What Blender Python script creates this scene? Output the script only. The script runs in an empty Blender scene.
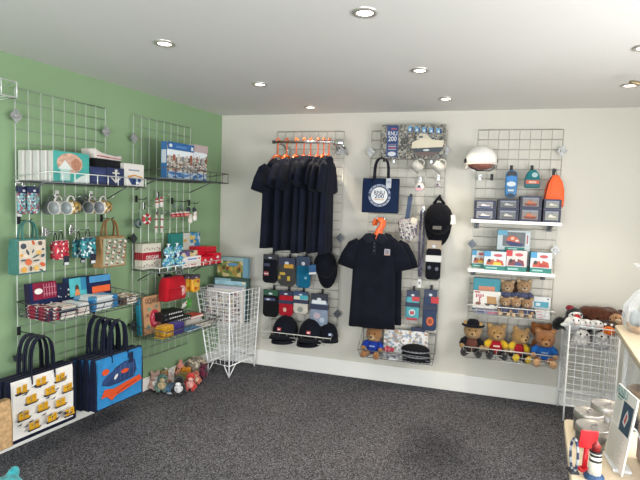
import bpy, bmesh, math, random
from mathutils import Vector, Matrix, Euler
rnd = random.Random(11)
SC = bpy.context.scene
COL = SC.collection
R = math.radians
PI = math.pi

# ------------------------------------------------------------------ camera
FPX = 481.95
CAM = Vector((2.1674, -4.0778, 1.5038))
_y, _p, _r = -0.2830, -0.0736, 0.0344
_f = Vector((math.sin(_y)*math.cos(_p), math.cos(_y)*math.cos(_p), math.sin(_p)))
_rt = Vector((math.cos(_y), -math.sin(_y), 0))
_u = _rt.cross(_f)
RT = _rt*math.cos(_r) + _u*math.sin(_r)
UP = -_rt*math.sin(_r) + _u*math.cos(_r)
cd = bpy.data.cameras.new('camera')
cd.sensor_width = 36
cd.lens = FPX*36/640
cd.clip_start = .05
cam = bpy.data.objects.new('camera', cd)
COL.objects.link(cam)
mw = Matrix((RT, UP, -_f)).transposed().to_4x4()
mw.translation = CAM
cam.matrix_world = mw
SC.camera = cam

def ray(x, y):
    return _f + RT*((x-320)/FPX) - UP*((y-240)/FPX)

SKEW = .164          # the green wall meets the back wall at a little over a right angle
class Wall:
    """measuring on a wall: u runs along it to the viewer's right, d is the distance out from it"""
    def __init__(s, left):
        s.left = left; s.rz = PI/2-SKEW if left else 0
        s.t = Vector((math.sin(SKEW), math.cos(SKEW), 0)) if left else Vector((1, 0, 0))
        s.n = Vector((math.cos(SKEW), -math.sin(SKEW), 0)) if left else Vector((0, -1, 0))
    def uz(s, x, y, d):
        v = ray(x, y); p = CAM + v*((d-s.n.dot(CAM))/s.n.dot(v))
        return s.t.dot(p), p.z
    def loc(s, u, d, z): return s.t*u + s.n*d + Vector((0, 0, z))
BK, LF = Wall(False), Wall(True)
def onz(x, y, z):
    v = ray(x, y)
    return CAM + v*((z-CAM.z)/v.z)

# ------------------------------------------------------------------ materials
DIM = 1.0
def lin(h):
    h = h.lstrip('#')
    c = [int(h[i:i+2], 16)/255 for i in (0, 2, 4)]
    return tuple((x/12.92 if x <= .04045 else ((x+.055)/1.055)**2.4) for x in c) + (1,)
_M = {}
def mat(col, rough=.6, metal=0., var=.10, scale=25., bump=0., bscale=None, sheen=0., trans=0., alpha=1., name=None, coat=0., emit=0., spec=.5, dim=1.):
    key = (dim, col, rough, metal, var, scale, bump, bscale, sheen, trans, alpha, coat, emit, spec)
    if key in _M: return _M[key]
    m = bpy.data.materials.new(name or ('tone_'+col.lstrip('#')))
    m.use_nodes = True
    nt = m.node_tree; N = nt.nodes; L = nt.links
    b = N['Principled BSDF']
    tc = N.new('ShaderNodeTexCoord')
    nz = N.new('ShaderNodeTexNoise'); nz.inputs['Scale'].default_value = scale; nz.inputs['Detail'].default_value = 4
    L.new(tc.outputs['Object'], nz.inputs['Vector'])
    rp = N.new('ShaderNodeValToRGB')
    c = tuple(x*dim for x in lin(col)[:3])+(1,)
    rp.color_ramp.elements[0].position = .3; rp.color_ramp.elements[1].position = .7
    rp.color_ramp.elements[0].color = tuple(x*(1-var) for x in c[:3]) + (1,)
    rp.color_ramp.elements[1].color = tuple(min(1, x*(1+var)) for x in c[:3]) + (1,)
    L.new(nz.outputs['Fac'], rp.inputs['Fac'])
    L.new(rp.outputs['Color'], b.inputs['Base Color'])
    b.inputs['Roughness'].default_value = rough
    b.inputs['Metallic'].default_value = metal
    b.inputs['Specular IOR Level'].default_value = spec
    if sheen: b.inputs['Sheen Weight'].default_value = sheen
    if coat: b.inputs['Coat Weight'].default_value = coat
    if trans: b.inputs['Transmission Weight'].default_value = trans; b.inputs['IOR'].default_value = 1.2
    if alpha < 1: b.inputs['Alpha'].default_value = alpha
    if emit:
        b.inputs['Emission Color'].default_value = c; b.inputs['Emission Strength'].default_value = emit
    if bump:
        n2 = N.new('ShaderNodeTexNoise'); n2.inputs['Scale'].default_value = bscale or scale*4; n2.inputs['Detail'].default_value = 3
        L.new(tc.outputs['Object'], n2.inputs['Vector'])
        bp = N.new('ShaderNodeBump'); bp.inputs['Strength'].default_value = bump; bp.inputs['Distance'].default_value = .01
        L.new(n2.outputs['Fac'], bp.inputs['Height']); L.new(bp.outputs['Normal'], b.inputs['Normal'])
    _M[key] = m
    return m
def cloth(col, var=.14): return mat(col, .9, var=var, scale=18, bump=.25, bscale=140, sheen=.08, spec=.15, dim=.74)
def dark(col='#15161d'): return mat(col, .95, var=.2, scale=9, bump=.5, bscale=22, sheen=.03, spec=.12, dim=.85)
def fur(col): return mat(col, .95, var=.4, scale=45, bump=1., bscale=110, sheen=.3, spec=.1, dim=.9)
def card(col): return mat(col, .5, var=.04, scale=8, dim=.78)
def steel(col='#b9bcc0', rough=.28): return mat(col, rough, metal=.95, var=.06, scale=12)
_P = {}
def pat(cols, scale=60, kind='cell', rough=.6, stretch=(1, 1, 1), w=0.):
    key = (tuple(cols), scale, kind, rough, stretch, w)
    if key in _P: return _P[key]
    m = bpy.data.materials.new('print_'+kind); m.use_nodes = True
    nt = m.node_tree; N = nt.nodes; L = nt.links; b = N['Principled BSDF']
    tc = N.new('ShaderNodeTexCoord'); mp = N.new('ShaderNodeMapping')
    mp.inputs['Scale'].default_value = stretch; mp.inputs['Location'].default_value = (w, w*.7, w*.3)
    L.new(tc.outputs['Object'], mp.inputs['Vector'])
    if kind == 'cell':
        t = N.new('ShaderNodeTexVoronoi'); t.inputs['Scale'].default_value = scale; t.inputs['Randomness'].default_value = 1
        L.new(mp.outputs[0], t.inputs['Vector'])
        sp = N.new('ShaderNodeSeparateColor'); L.new(t.outputs['Color'], sp.inputs[0]); out = sp.outputs[0]
    elif kind == 'noise':
        t = N.new('ShaderNodeTexNoise'); t.inputs['Scale'].default_value = scale; t.inputs['Detail'].default_value = 5
        L.new(mp.outputs[0], t.inputs['Vector'])
        mr = N.new('ShaderNodeMapRange'); mr.inputs['From Min'].default_value = .3; mr.inputs['From Max'].default_value = .7
        L.new(t.outputs['Fac'], mr.inputs['Value']); out = mr.outputs[0]
    elif kind == 'spots':
        t = N.new('ShaderNodeTexVoronoi'); t.inputs['Scale'].default_value = scale; t.inputs['Randomness'].default_value = .55
        L.new(mp.outputs[0], t.inputs['Vector']); out = t.outputs['Distance']
    else:
        t = N.new('ShaderNodeTexWave'); t.inputs['Scale'].default_value = scale; t.bands_direction = 'Z' if kind == 'bands' else 'X'
        L.new(mp.outputs[0], t.inputs['Vector']); out = t.outputs['Fac']
    rp = N.new('ShaderNodeValToRGB'); rp.color_ramp.interpolation = 'CONSTANT' if kind != 'noise' else 'LINEAR'
    el = rp.color_ramp.elements
    n = len(cols)
    while len(el) < n: el.new(.5)
    for i, c in enumerate(cols):
        el[i].position = i/n if kind != 'spots' else (0, .22, .42, .6)[i]
        el[i].color = tuple(x*.78 for x in lin(c)[:3])+(1,)
    L.new(out, rp.inputs['Fac']); L.new(rp.outputs['Color'], b.inputs['Base Color'])
    b.inputs['Roughness'].default_value = rough
    _P[key] = m
    return m

# ------------------------------------------------------------------ mesh building
def ry90(): return Matrix.Rotation(R(90), 4, 'Y')
class MB:
    def __init__(s, m=None):
        s.v = []; s.f = []; s.fm = []; s.sm = []; s.mats = []; s.cur = 0; s.X = Matrix.Identity(4)
        if m: s.m(m)
    def m(s, mt):
        if mt not in s.mats: s.mats.append(mt)
        s.cur = s.mats.index(mt); return s
    def x(s, M=None): s.X = M or Matrix.Identity(4); return s
    def add(s, vs, fs, smooth=False):
        o = len(s.v)
        s.v += [tuple(s.X @ Vector(p)) for p in vs]
        for f in fs:
            s.f.append([i+o for i in f]); s.fm.append(s.cur); s.sm.append(smooth)
        return s
    def box(s, c, size, bev=0., rot=None, seg=2, taper=1.):
        hx, hy, hz = (a/2 for a in size)
        vs = [Vector((sx*hx*(taper if sz > 0 else 1), sy*hy*(taper if sz > 0 else 1), sz*hz)) for sz in (-1, 1) for sy in (-1, 1) for sx in (-1, 1)]
        fs = [(0, 2, 3, 1), (4, 5, 7, 6), (0, 1, 5, 4), (2, 6, 7, 3), (0, 4, 6, 2), (1, 3, 7, 5)]
        if bev:
            bm = bmesh.new(); bv = [bm.verts.new(v) for v in vs]
            for f in fs: bm.faces.new([bv[i] for i in f])
            bmesh.ops.bevel(bm, geom=list(bm.edges), offset=min(bev, min(hx, hy, hz)*.98), segments=seg, profile=.5, affect='EDGES')
            bm.verts.index_update(); vs = [v.co.copy() for v in bm.verts]; fs = [[v.index for v in f.verts] for f in bm.faces]; bm.free()
        if rot: E = Euler(rot).to_matrix(); vs = [E @ v for v in vs]
        C = Vector(c)
        return s.add([v+C for v in vs], fs, bev > .004)
    def tube(s, pts, r, seg=6, closed=False):
        pts = [Vector(p) for p in pts]; n = len(pts); vs = []; fs = []
        rs = r if isinstance(r, (list, tuple)) else [r]*n
        prev = None
        for i, p in enumerate(pts):
            a = pts[(i-1) % n] if (closed or i > 0) else p
            b = pts[(i+1) % n] if (closed or i < n-1) else p
            t = (b-a).normalized()
            if prev is None or abs(prev.dot(t)) > .98:
                h = Vector((0, 0, 1)) if abs(t.z) < .9 else Vector((1, 0, 0))
                e = t.cross(h).normalized()
            else:
                e = (prev - t*prev.dot(t)).normalized()
            prev = e; g = t.cross(e)
            for k in range(seg):
                an = 2*PI*k/seg
                vs.append(p + e*(rs[i]*math.cos(an)) + g*(rs[i]*math.sin(an)))
        for i in range(n if closed else n-1):
            j = (i+1) % n
            for k in range(seg):
                l = (k+1) % seg
                fs.append((i*seg+k, i*seg+l, j*seg+l, j*seg+k))
        if not closed:
            fs.append(list(range(seg))[::-1]); fs.append([(n-1)*seg+k for k in range(seg)])
        return s.add(vs, fs, seg > 5)
    def strap(s, pts, w, t, wdir=(0, 1, 0)):
        """flat band along pts; width lies along wdir"""
        pts = [Vector(p) for p in pts]; W = Vector(wdir).normalized(); n = len(pts); vs = []; fs = []
        for i, p in enumerate(pts):
            a = pts[max(0, i-1)]; b = pts[min(n-1, i+1)]
            nn = (b-a).normalized().cross(W).normalized()
            for su, sv in ((-1, -1), (1, -1), (1, 1), (-1, 1)): vs.append(p + W*(su*w/2) + nn*(sv*t/2))
        for i in range(n-1):
            for k in range(4):
                l = (k+1) % 4
                fs.append((i*4+k, i*4+l, i*4+4+l, i*4+4+k))
        fs.append((3, 2, 1, 0)); fs.append(tuple((n-1)*4+k for k in range(4)))
        return s.add(vs, fs, False)
    def lathe(s, prof, seg=20, c=(0, 0, 0), M=None, squash=(1, 1)):
        C = Vector(c); vs = []; fs = []; n = len(prof)
        for (r, z) in prof:
            for k in range(seg):
                a = 2*PI*k/seg; v = Vector((r*math.cos(a)*squash[0], r*math.sin(a)*squash[1], z))
                if M: v = M @ v
                vs.append(v+C)
        for i in range(n-1):
            for k in range(seg):
                l = (k+1) % seg
                fs.append((i*seg+k, i*seg+l, (i+1)*seg+l, (i+1)*seg+k))
        if prof[0][0] > 1e-6: fs.append(list(range(seg))[::-1])
        if prof[-1][0] > 1e-6: fs.append([(n-1)*seg+k for k in range(seg)])
        return s.add(vs, fs, True)
    def ell(s, c, r, rot=None, u=14, v=9, zmin=-1., bumpy=0.):
        if not isinstance(r, (tuple, list)): r = (r, r, r)
        E = Euler(rot).to_matrix() if rot else Matrix.Identity(3)
        C = Vector(c); vs = []; fs = []
        t0 = math.asin(max(-1, zmin))
        for i in range(v+1):
            ph = t0 + (PI/2-t0)*i/v
            for k in range(u):
                a = 2*PI*k/u; q = 1 + (bumpy*(rnd.random()-.5) if bumpy else 0)
                vs.append(C + E @ Vector((r[0]*math.cos(ph)*math.cos(a)*q, r[1]*math.cos(ph)*math.sin(a)*q, r[2]*math.sin(ph)*q)))
        for i in range(v):
            for k in range(u):
                l = (k+1) % u
                fs.append((i*u+k, i*u+l, (i+1)*u+l, (i+1)*u+k))
        if zmin > -.99: fs.append(list(range(u))[::-1])
        return s.add(vs, fs, True)
    def prism(s, poly, y0, y1, bev=0., smooth=False):
        """outline in x/z pushed from y0 (front) to y1 (back)"""
        n = len(poly)
        vs = [Vector((p[0], y0, p[1])) for p in poly] + [Vector((p[0], y1, p[1])) for p in poly]
        fs = [list(range(n)), list(range(n, 2*n))[::-1]] + [(i, n+i, n+(i+1) % n, (i+1) % n) for i in range(n)]
        if bev:
            bm = bmesh.new(); bv = [bm.verts.new(v) for v in vs]
            for f in fs: bm.faces.new([bv[i] for i in f])
            bmesh.ops.recalc_face_normals(bm, faces=list(bm.faces))
            bmesh.ops.bevel(bm, geom=list(bm.edges), offset=bev, segments=2, profile=.5, affect='EDGES')
            bm.verts.index_update(); vs = [v.co.copy() for v in bm.verts]; fs = [[v.index for v in f.verts] for f in bm.faces]; bm.free()
            smooth = True
        return s.add(vs, fs, smooth)
    def rect(s, x0, z0, x1, z1, y):          # flat patch facing -y
        return s.add([(x0, y, z0), (x1, y, z0), (x1, y, z1), (x0, y, z1)], [(0, 1, 2, 3)])
    def poly(s, pts, y):
        return s.add([(p[0], y, p[1]) for p in pts], [list(range(len(pts)))])
    def disc(s, x, z, r, y, n=18, sz=None, rot=0.):
        sz = sz or r; c, q = math.cos(rot), math.sin(rot); P = []
        for k in range(n):
            a, b = r*math.cos(2*PI*k/n), sz*math.sin(2*PI*k/n); P.append((x+a*c-b*q, z+a*q+b*c))
        return s.poly(P, y)
    def ring(s, x, z, r0, r1, y, n=28):
        vs = []; fs = []
        for k in range(n):
            a = 2*PI*k/n
            vs += [(x+r0*math.cos(a), y, z+r0*math.sin(a)), (x+r1*math.cos(a), y, z+r1*math.sin(a))]
        for k in range(n):
            l = (k+1) % n; fs.append((2*k, 2*k+1, 2*l+1, 2*l))
        return s.add(vs, fs)
    def text(s, t, size, x, z, y, rot=0., M=None, sx=1.):
        cu = bpy.data.curves.new('t', 'FONT'); cu.body = t; cu.size = size; cu.align_x = 'CENTER'; cu.align_y = 'CENTER'; cu.resolution_u = 2
        cu.offset = size*.012
        ob = bpy.data.objects.new('t', cu)
        me = ob.to_mesh()
        T = M or (Matrix.Translation((x, y, z)) @ Matrix.Rotation(R(90), 4, 'X') @ Matrix.Rotation(rot, 4, 'Z'))
        vs = [T @ Vector((v.co.x*sx, v.co.y, v.co.z)) for v in me.vertices]; fs = [list(p.vertices) for p in me.polygons]
        ob.to_mesh_clear(); bpy.data.objects.remove(ob); bpy.data.curves.remove(cu)
        return s.add(vs, fs)
    def sheet(s, fn, nu, nv, smooth=True):
        vs = [fn(i/nu, j/nv) for j in range(nv+1) for i in range(nu+1)]
        fs = [(j*(nu+1)+i, j*(nu+1)+i+1, (j+1)*(nu+1)+i+1, (j+1)*(nu+1)+i) for j in range(nv) for i in range(nu)]
        return s.add(vs, fs, smooth)
    def obj(s, name, parent=None, loc=None, rz=0., kind=None):
        me = bpy.data.meshes.new(name)
        me.from_pydata([tuple(v) for v in s.v], [], s.f)
        for m in s.mats: me.materials.append(m)
        me.polygons.foreach_set('material_index', s.fm); me.polygons.foreach_set('use_smooth', s.sm)
        me.update()
        bm = bmesh.new(); bm.from_mesh(me)
        fl = [f for f in bm.faces]
        # loose single patches keep their own facing; closed shells get outward normals
        shells = [f for f in fl if all(len(e.link_faces) == 2 for e in f.edges)]
        if shells: bmesh.ops.recalc_face_normals(bm, faces=shells)
        bm.to_mesh(me); bm.free()
        o = bpy.data.objects.new(name, me); COL.objects.link(o)
        if parent: o.parent = parent
        if loc is not None: o.location = loc
        if rz: o.rotation_euler.z = rz
        if kind: o['kind'] = kind
        return o

LABELS = {}
def tag(o, label, cat, group=None, kind=None):
    o['label'] = label; o['category'] = cat
    if group: o['group'] = group
    if kind: o['kind'] = kind
    LABELS.setdefault(label, []).append(o.name)
    return o
def thing(name, label, cat, loc, rz=0., group=None, rot=None, scale=None):
    o = bpy.data.objects.new(name, None); COL.objects.link(o); o.empty_display_size = .05
    o.location = loc; o.rotation_euler = rot if rot else (0, 0, rz)
    if scale: o.scale = (scale,)*3 if not isinstance(scale, tuple) else scale
    return tag(o, label, cat, group)
def dup(root, loc, rz=None, label=None, group=None):
    """a copy of a thing with copies of its parts and sub-parts"""
    r = root.copy(); COL.objects.link(r); r.location = loc
    if rz is not None: r.rotation_euler = (0, 0, rz) if not isinstance(rz, tuple) else rz
    if label: r['label'] = label; LABELS.setdefault(label, []).append(r.name)
    if group: r['group'] = group
    for ch in list(root.children):
        c = ch.copy(); COL.objects.link(c); c.parent = r
        for g in list(ch.children):
            d = g.copy(); COL.objects.link(d); d.parent = c
    return r
def remesh(o, vox):
    md = o.modifiers.new('fuse', 'REMESH'); md.mode = 'VOXEL'; md.voxel_size = vox; md.use_smooth_shade = True
    ms = o.modifiers.new('soft', 'SMOOTH'); ms.iterations = 3
    return o
# ------------------------------------------------------------------ the room
H = 2.2903
XR, YF = 4.25, -6.0
T = .12
def struct(name, mb, parent=None):
    o = mb.obj(name, parent)
    if not parent: o['kind'] = 'structure'
    return o
CAM_C = '#4a4a4e'
m_floor = bpy.data.materials.new('flecked_carpet'); m_floor.use_nodes = True
nt = m_floor.node_tree; N = nt.nodes; L = nt.links; b = N['Principled BSDF']
tc = N.new('ShaderNodeTexCoord')
n1 = N.new('ShaderNodeTexNoise'); n1.inputs['Scale'].default_value = 135; n1.inputs['Detail'].default_value = 3; n1.inputs['Roughness'].default_value = .7
n2 = N.new('ShaderNodeTexNoise'); n2.inputs['Scale'].default_value = 1.6; n2.inputs['Detail'].default_value = 3
n3 = N.new('ShaderNodeTexVoronoi'); n3.inputs['Scale'].default_value = 190
for n in (n1, n2, n3): L.new(tc.outputs['Object'], n.inputs['Vector'])
rp = N.new('ShaderNodeValToRGB'); e = rp.color_ramp.elements
e[0].position = .22; e[0].color = lin('#2b2c31'); e[1].position = .80; e[1].color = lin('#7b7c84')
mid = e.new(.5); mid.color = lin('#4d4b4d')
sc_ = N.new('ShaderNodeSeparateColor'); L.new(n3.outputs['Color'], sc_.inputs[0])
av = N.new('ShaderNodeMath'); av.operation = 'MULTIPLY_ADD'; av.inputs[1].default_value = .62; L.new(sc_.outputs[0], av.inputs[0])
mv = N.new('ShaderNodeMath'); mv.operation = 'MULTIPLY'; mv.inputs[1].default_value = .38; L.new(n1.outputs['Fac'], mv.inputs[0]); L.new(mv.outputs[0], av.inputs[2])
L.new(av.outputs[0], rp.inputs['Fac'])
mx = N.new('ShaderNodeMix'); mx.data_type = 'RGBA'; mx.blend_type = 'MULTIPLY'; mx.inputs['Factor'].default_value = .28
rp2 = N.new('ShaderNodeValToRGB'); rp2.color_ramp.elements[0].position = .35; rp2.color_ramp.elements[0].color = (.45, .45, .47, 1); rp2.color_ramp.elements[1].position = .6
L.new(n2.outputs['Fac'], rp2.inputs['Fac']); L.new(rp.outputs['Color'], mx.inputs['A']); L.new(rp2.outputs['Color'], mx.inputs['B'])
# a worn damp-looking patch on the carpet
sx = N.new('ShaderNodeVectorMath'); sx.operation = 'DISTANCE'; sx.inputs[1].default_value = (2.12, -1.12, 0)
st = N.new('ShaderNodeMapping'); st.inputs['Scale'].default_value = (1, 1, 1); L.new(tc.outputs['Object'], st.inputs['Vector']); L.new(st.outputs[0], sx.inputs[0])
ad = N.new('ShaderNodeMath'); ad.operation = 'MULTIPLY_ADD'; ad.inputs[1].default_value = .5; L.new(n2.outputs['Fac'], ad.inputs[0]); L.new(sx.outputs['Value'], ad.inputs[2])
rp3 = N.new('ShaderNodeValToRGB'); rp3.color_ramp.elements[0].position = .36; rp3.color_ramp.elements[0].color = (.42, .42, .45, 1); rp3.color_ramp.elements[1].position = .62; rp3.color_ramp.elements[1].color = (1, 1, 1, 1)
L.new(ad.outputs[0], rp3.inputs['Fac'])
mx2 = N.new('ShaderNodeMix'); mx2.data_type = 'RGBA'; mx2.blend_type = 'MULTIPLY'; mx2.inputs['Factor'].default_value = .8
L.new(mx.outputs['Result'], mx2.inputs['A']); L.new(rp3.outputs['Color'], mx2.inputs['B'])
L.new(mx2.outputs['Result'], b.inputs['Base Color']); b.inputs['Roughness'].default_value = .95; b.inputs['Specular IOR Level'].default_value = .1
bp = N.new('ShaderNodeBump'); bp.inputs['Strength'].default_value = .2; bp.inputs['Distance'].default_value = .004


m_ceil = mat('#d6d5d2', .75, var=.015, scale=1.5)
m_back = mat('#c8c5bb', .8, var=.02, scale=2, bump=.05, bscale=180)
m_green = mat('#84a07a', .8, var=.03, scale=2, bump=.05, bscale=180)
m_trim = mat('#e6e5e0', .5, var=.01, scale=3)
struct('floor', MB(m_floor).box((XR/2-.5, YF/2, -.03), (XR+1.5, -YF+2*T, .06)))
struct('ceiling', MB(m_ceil).box((XR/2-.5, YF/2, H+.03), (XR+1.5, -YF+2*T, .06)))
struct('wall_back', MB(m_back).box((XR/2, T/2, H/2), (XR, T, H)))
LW = -YF/math.cos(SKEW)
LFM = Matrix.Rotation(-SKEW, 4, 'Z')
struct('wall_left', MB(m_green).x(LFM).box((-T/2, -LW/2+.02, H/2), (T, LW+.04, H)))
mb = MB(m_back).x(Matrix.Translation((XR*1.0, 0, 0)) @ LFM @ Matrix.Translation((-XR, 0, 0)))                                  # right wall with a window beyond the frame
wy0, wy1, wz0, wz1 = -4.2, -1.5, .95, 2.0
mb.box((XR+T/2, (YF+wy0)/2, H/2), (T, wy0-YF, H)).box((XR+T/2, wy1/2+.06, H/2), (T, -wy1+T, H))
mb.box((XR+T/2, (wy0+wy1)/2, wz0/2), (T, wy1-wy0, wz0)).box((XR+T/2, (wy0+wy1)/2, (wz1+H)/2), (T, wy1-wy0, H-wz1))
struct('wall_right', mb)
mb = MB(m_back)                                  # shop front behind the viewer, one wide window
fx0, fx1, fz0, fz1 = -.3, 3.0, .35, 2.1
mb.box(((fx0-1.1)/2, YF-T/2, H/2), (fx0+1.1, T, H)).box(((fx1+XR)/2, YF-T/2, H/2), (XR-fx1, T, H))
mb.box(((fx0+fx1)/2, YF-T/2, fz0/2), (fx1-fx0, T, fz0)).box(((fx0+fx1)/2, YF-T/2, (fz1+H)/2), (fx1-fx0, T, H-fz1))
struct('wall_front', mb)
mb = MB(m_trim)
for x in (fx0+.03, (fx0+fx1)/2, fx1-.03): mb.box((x, YF-T/2, (fz0+fz1)/2), (.06, .07, fz1-fz0))
for z in (fz0+.03, fz1-.03): mb.box(((fx0+fx1)/2, YF-T/2, z), (fx1-fx0, .07, .06))
struct('window_1', mb)
mb = MB(m_trim).x(Matrix.Translation((XR, 0, 0)) @ LFM @ Matrix.Translation((-XR, 0, 0)))
for y in (wy0+.03, (wy0+wy1)/2, wy1-.03): mb.box((XR+T/2, y, (wz0+wz1)/2), (.07, .06, wz1-wz0))
for z in (wz0+.03, wz1-.03): mb.box((XR+T/2, (wy0+wy1)/2, z), (.07, wy1-wy0, .06))
struct('window_2', mb)
struct('baseboard_back', MB(m_trim).box((XR/2, -.009, .072), (XR, .018, .145), .004))
struct('baseboard_left', MB(m_trim).x(LFM).box((.009, -LW/2, .05), (.018, LW-.04, .10), .004))

# ------------------------------------------------------------------ light
W = bpy.data.worlds.new('daylight'); SC.world = W; W.use_nodes = True
bg = W.node_tree.nodes['Background']; bg.inputs['Color'].default_value = (.80, .90, 1, 1); bg.inputs['Strength'].default_value = 1.6
def area(name, loc, rot, sx_, sy_, e, col):
    l = bpy.data.lights.new(name, 'AREA'); l.shape = 'RECTANGLE'; l.size = sx_; l.size_y = sy_; l.energy = e; l.color = col
    o = bpy.data.objects.new(name, l); COL.objects.link(o); o.location = loc; o.rotation_euler = rot
    return o
area('window_daylight', ((fx0+fx1)/2, YF+.02, 1.0), (R(90), 0, 0), fx1-fx0-.2, 1.3, 135, (.97, .985, 1))
area('side_daylight', (XR-.02+(wy0+wy1)/2*math.sin(SKEW), (wy0+wy1)/2, 1.3), (R(84), 0, R(90)-SKEW), wy1-wy0-.1, 1.0, 95, (1, .985, .96))

m_ringm = mat('#c9c6c0', .35, metal=.7, var=.03)
m_lamp = mat('#fff1dc', .4, emit=9., var=.0)
m_can = mat('#b9b4aa', .3, metal=.8)
dl = [((365, 12), 'downlight nearest the viewer, in the middle of the ceiling'), ((164.5, 43), 'downlight nearest the green wall'),
      ((260, 84), 'downlight between the green wall and the shirt rail'), ((310.5, 107), 'downlight above the orange-hangered shirt rail'),
      ((420, 70), 'middle downlight of the ceiling, in front of the mug display'), ((446, 98.5), 'downlight close to the back wall right of the boxed jigsaw'),
      ((630, 85), 'downlight over the wire bin of soft toys at right'), ((645, 47), 'downlight cut by the right edge of the picture')]
first = None
for (px, lb) in dl:
    p = onz(px[0], px[1], H)
    if first is None:
        t = thing('downlight', 'round recessed ' + lb, 'ceiling light', (p.x, p.y, H), group='recessed ceiling downlights')
        MB(m_ringm).lathe([(.034, -.002), (.036, -.008), (.050, -.007), (.053, 0), (.053, .002)], 28).obj('trim_ring', t)
        MB(m_lamp).lathe([(.0001, -.0015), (.033, -.0015), (.034, -.003)], 24).obj('lamp', t)
        first = t
    else:
        dup(first, (p.x, p.y, H), label='round recessed ' + lb)
    s = bpy.data.lights.new('downlight_beam', 'SPOT'); s.energy = 30; s.spot_size = R(84); s.spot_blend = .55; s.shadow_soft_size = .03; s.color = (1, .86, .68)
    so = bpy.data.objects.new('downlight_beam', s); COL.objects.link(so); so.location = (p.x, p.y, H-.02)
# the small track spot poking in from the right
p = onz(630, 73, H)
t = thing('spotlight', 'small brass spotlight head on a thin arm at the right edge of the ceiling', 'ceiling light', (p.x+.12, p.y, H))
m_brass = mat('#8d8064', .35, metal=.6)
MB(m_brass).tube([(-.12, 0, -.05), (-.105, 0, -.052), (-.075, 0, -.058), (-.06, 0, -.06)], [.008, .012, .012, .006], 10).obj('lamp_head', t)
MB(mat('#4b4740', .4, metal=.5)).tube([(-.06, 0, -.06), (-.02, 0, -.06), (0, 0, -.045), (0, 0, 0)], .0035, 6).obj('arm', t)
MB(m_brass).lathe([(.03, 0), (.03, -.008), (.012, -.014), (.0001, -.014)], 16).obj('ceiling_rose', t)

# ------------------------------------------------------------------ grid panels
CELL = .0762
PW = 8*CELL
m_wire_l = mat('#dfe3df', .35, metal=.3, var=.05)
m_wire_b = mat('#bdbcb6', .4, metal=.35, var=.05)
m_wire_h = mat('#8b8984', .4, metal=.45, var=.05)
m_wire_hl = mat('#8f968d', .4, metal=.5, var=.05)
m_wire_dk = mat('#5f6265', .4, metal=.7, var=.05)
m_white_wire = mat('#eceef0', .4, var=.03)
m_plate = mat('#a4a6a6', .45, metal=.5, var=.2, scale=40)
m_plate_dk = mat('#4c5055', .35, metal=.6)
ZH = 24*CELL
def ztop(W): return 2.100 if W.left else 2.130
def grid_panel(W, u0, label, m, plates):
    t = thing('grid_panel', label, 'display panel', W.loc(u0+PW/2, .04, ztop(W)-ZH), W.rz, 'wire grid panels on the walls')
    g = MB(m); hw = PW/2; h = 24*CELL
    for i in range(9):
        x = -hw+i*CELL; g.tube([(x, -.003, 0), (x, -.003, h)], .003 if i in (0, 8) else .0022, 6)
    g.m(m_wire_h if W is BK else m_wire_hl)
    for j in range(25):
        z = j*CELL; g.tube([(-hw, .002, z), (hw, .002, z)], .003 if j in (0, 24) else .0021, 6)
    g.obj('wire_mesh', t)
    for (x, z, dk) in plates:
        b = MB(m_plate_dk if dk else m_plate)
        b.prism([(x, z+.042), (x+.036, z), (x, z-.042), (x-.036, z)], -.014, -.010)
        b.tube([(x, -.012, z), (x, .038, z)], .007, 8); b.box((x, -.018, z), (.03, .012, .02), .003)
        b.obj('wall_bracket', t)
    return t
def pl(W, *a): return [(sx*PW/2, W.uz(px, py, .05)[1]-(ztop(W)-ZH), dk) for sx, px, py, dk in a]
uL, uM, uR, y1, y2 = .5664, 1.4136, 2.2616, -1.9367, -1.0856
y0 = y1-(y2-y1)
grid_panel(LF, y0, 'wire grid panel at the left end of the green wall, mostly outside the picture', m_wire_l, [(PW/2, 1.5, 0)])
grid_panel(LF, y1, 'wire grid panel on the green wall holding hanging mugs and tote bags', m_wire_l, pl(LF, (-1, 11, 115, 0), (1, 102, 131, 0), (-1, 7, 245, 1), (-1, 11, 360, 1)))
grid_panel(LF, y2, 'wire grid panel on the green wall nearest the corner', m_wire_l, pl(LF, (-1, 129, 137, 0), (-1, 128, 239, 1), (-1, 128, 327, 1)))
grid_panel(BK, uL, 'wire grid panel on the back wall behind the shirt rail', m_wire_b, pl(BK, (1, 343, 150, 0), (1, 340, 238, 1), (1, 338, 314, 1)))
grid_panel(BK, uM, 'wire grid panel on the back wall behind the front-facing polo shirt', m_wire_b, pl(BK, (-1, 372, 152, 0), (1, 446, 151, 0), (1, 438, 238, 1)))
grid_panel(BK, uR, 'wire grid panel on the back wall behind the helmet and teddy bears', m_wire_b, pl(BK, (1, 561, 151, 0), (-1, 471, 244, 1), (1, 553, 250, 0)))

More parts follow.
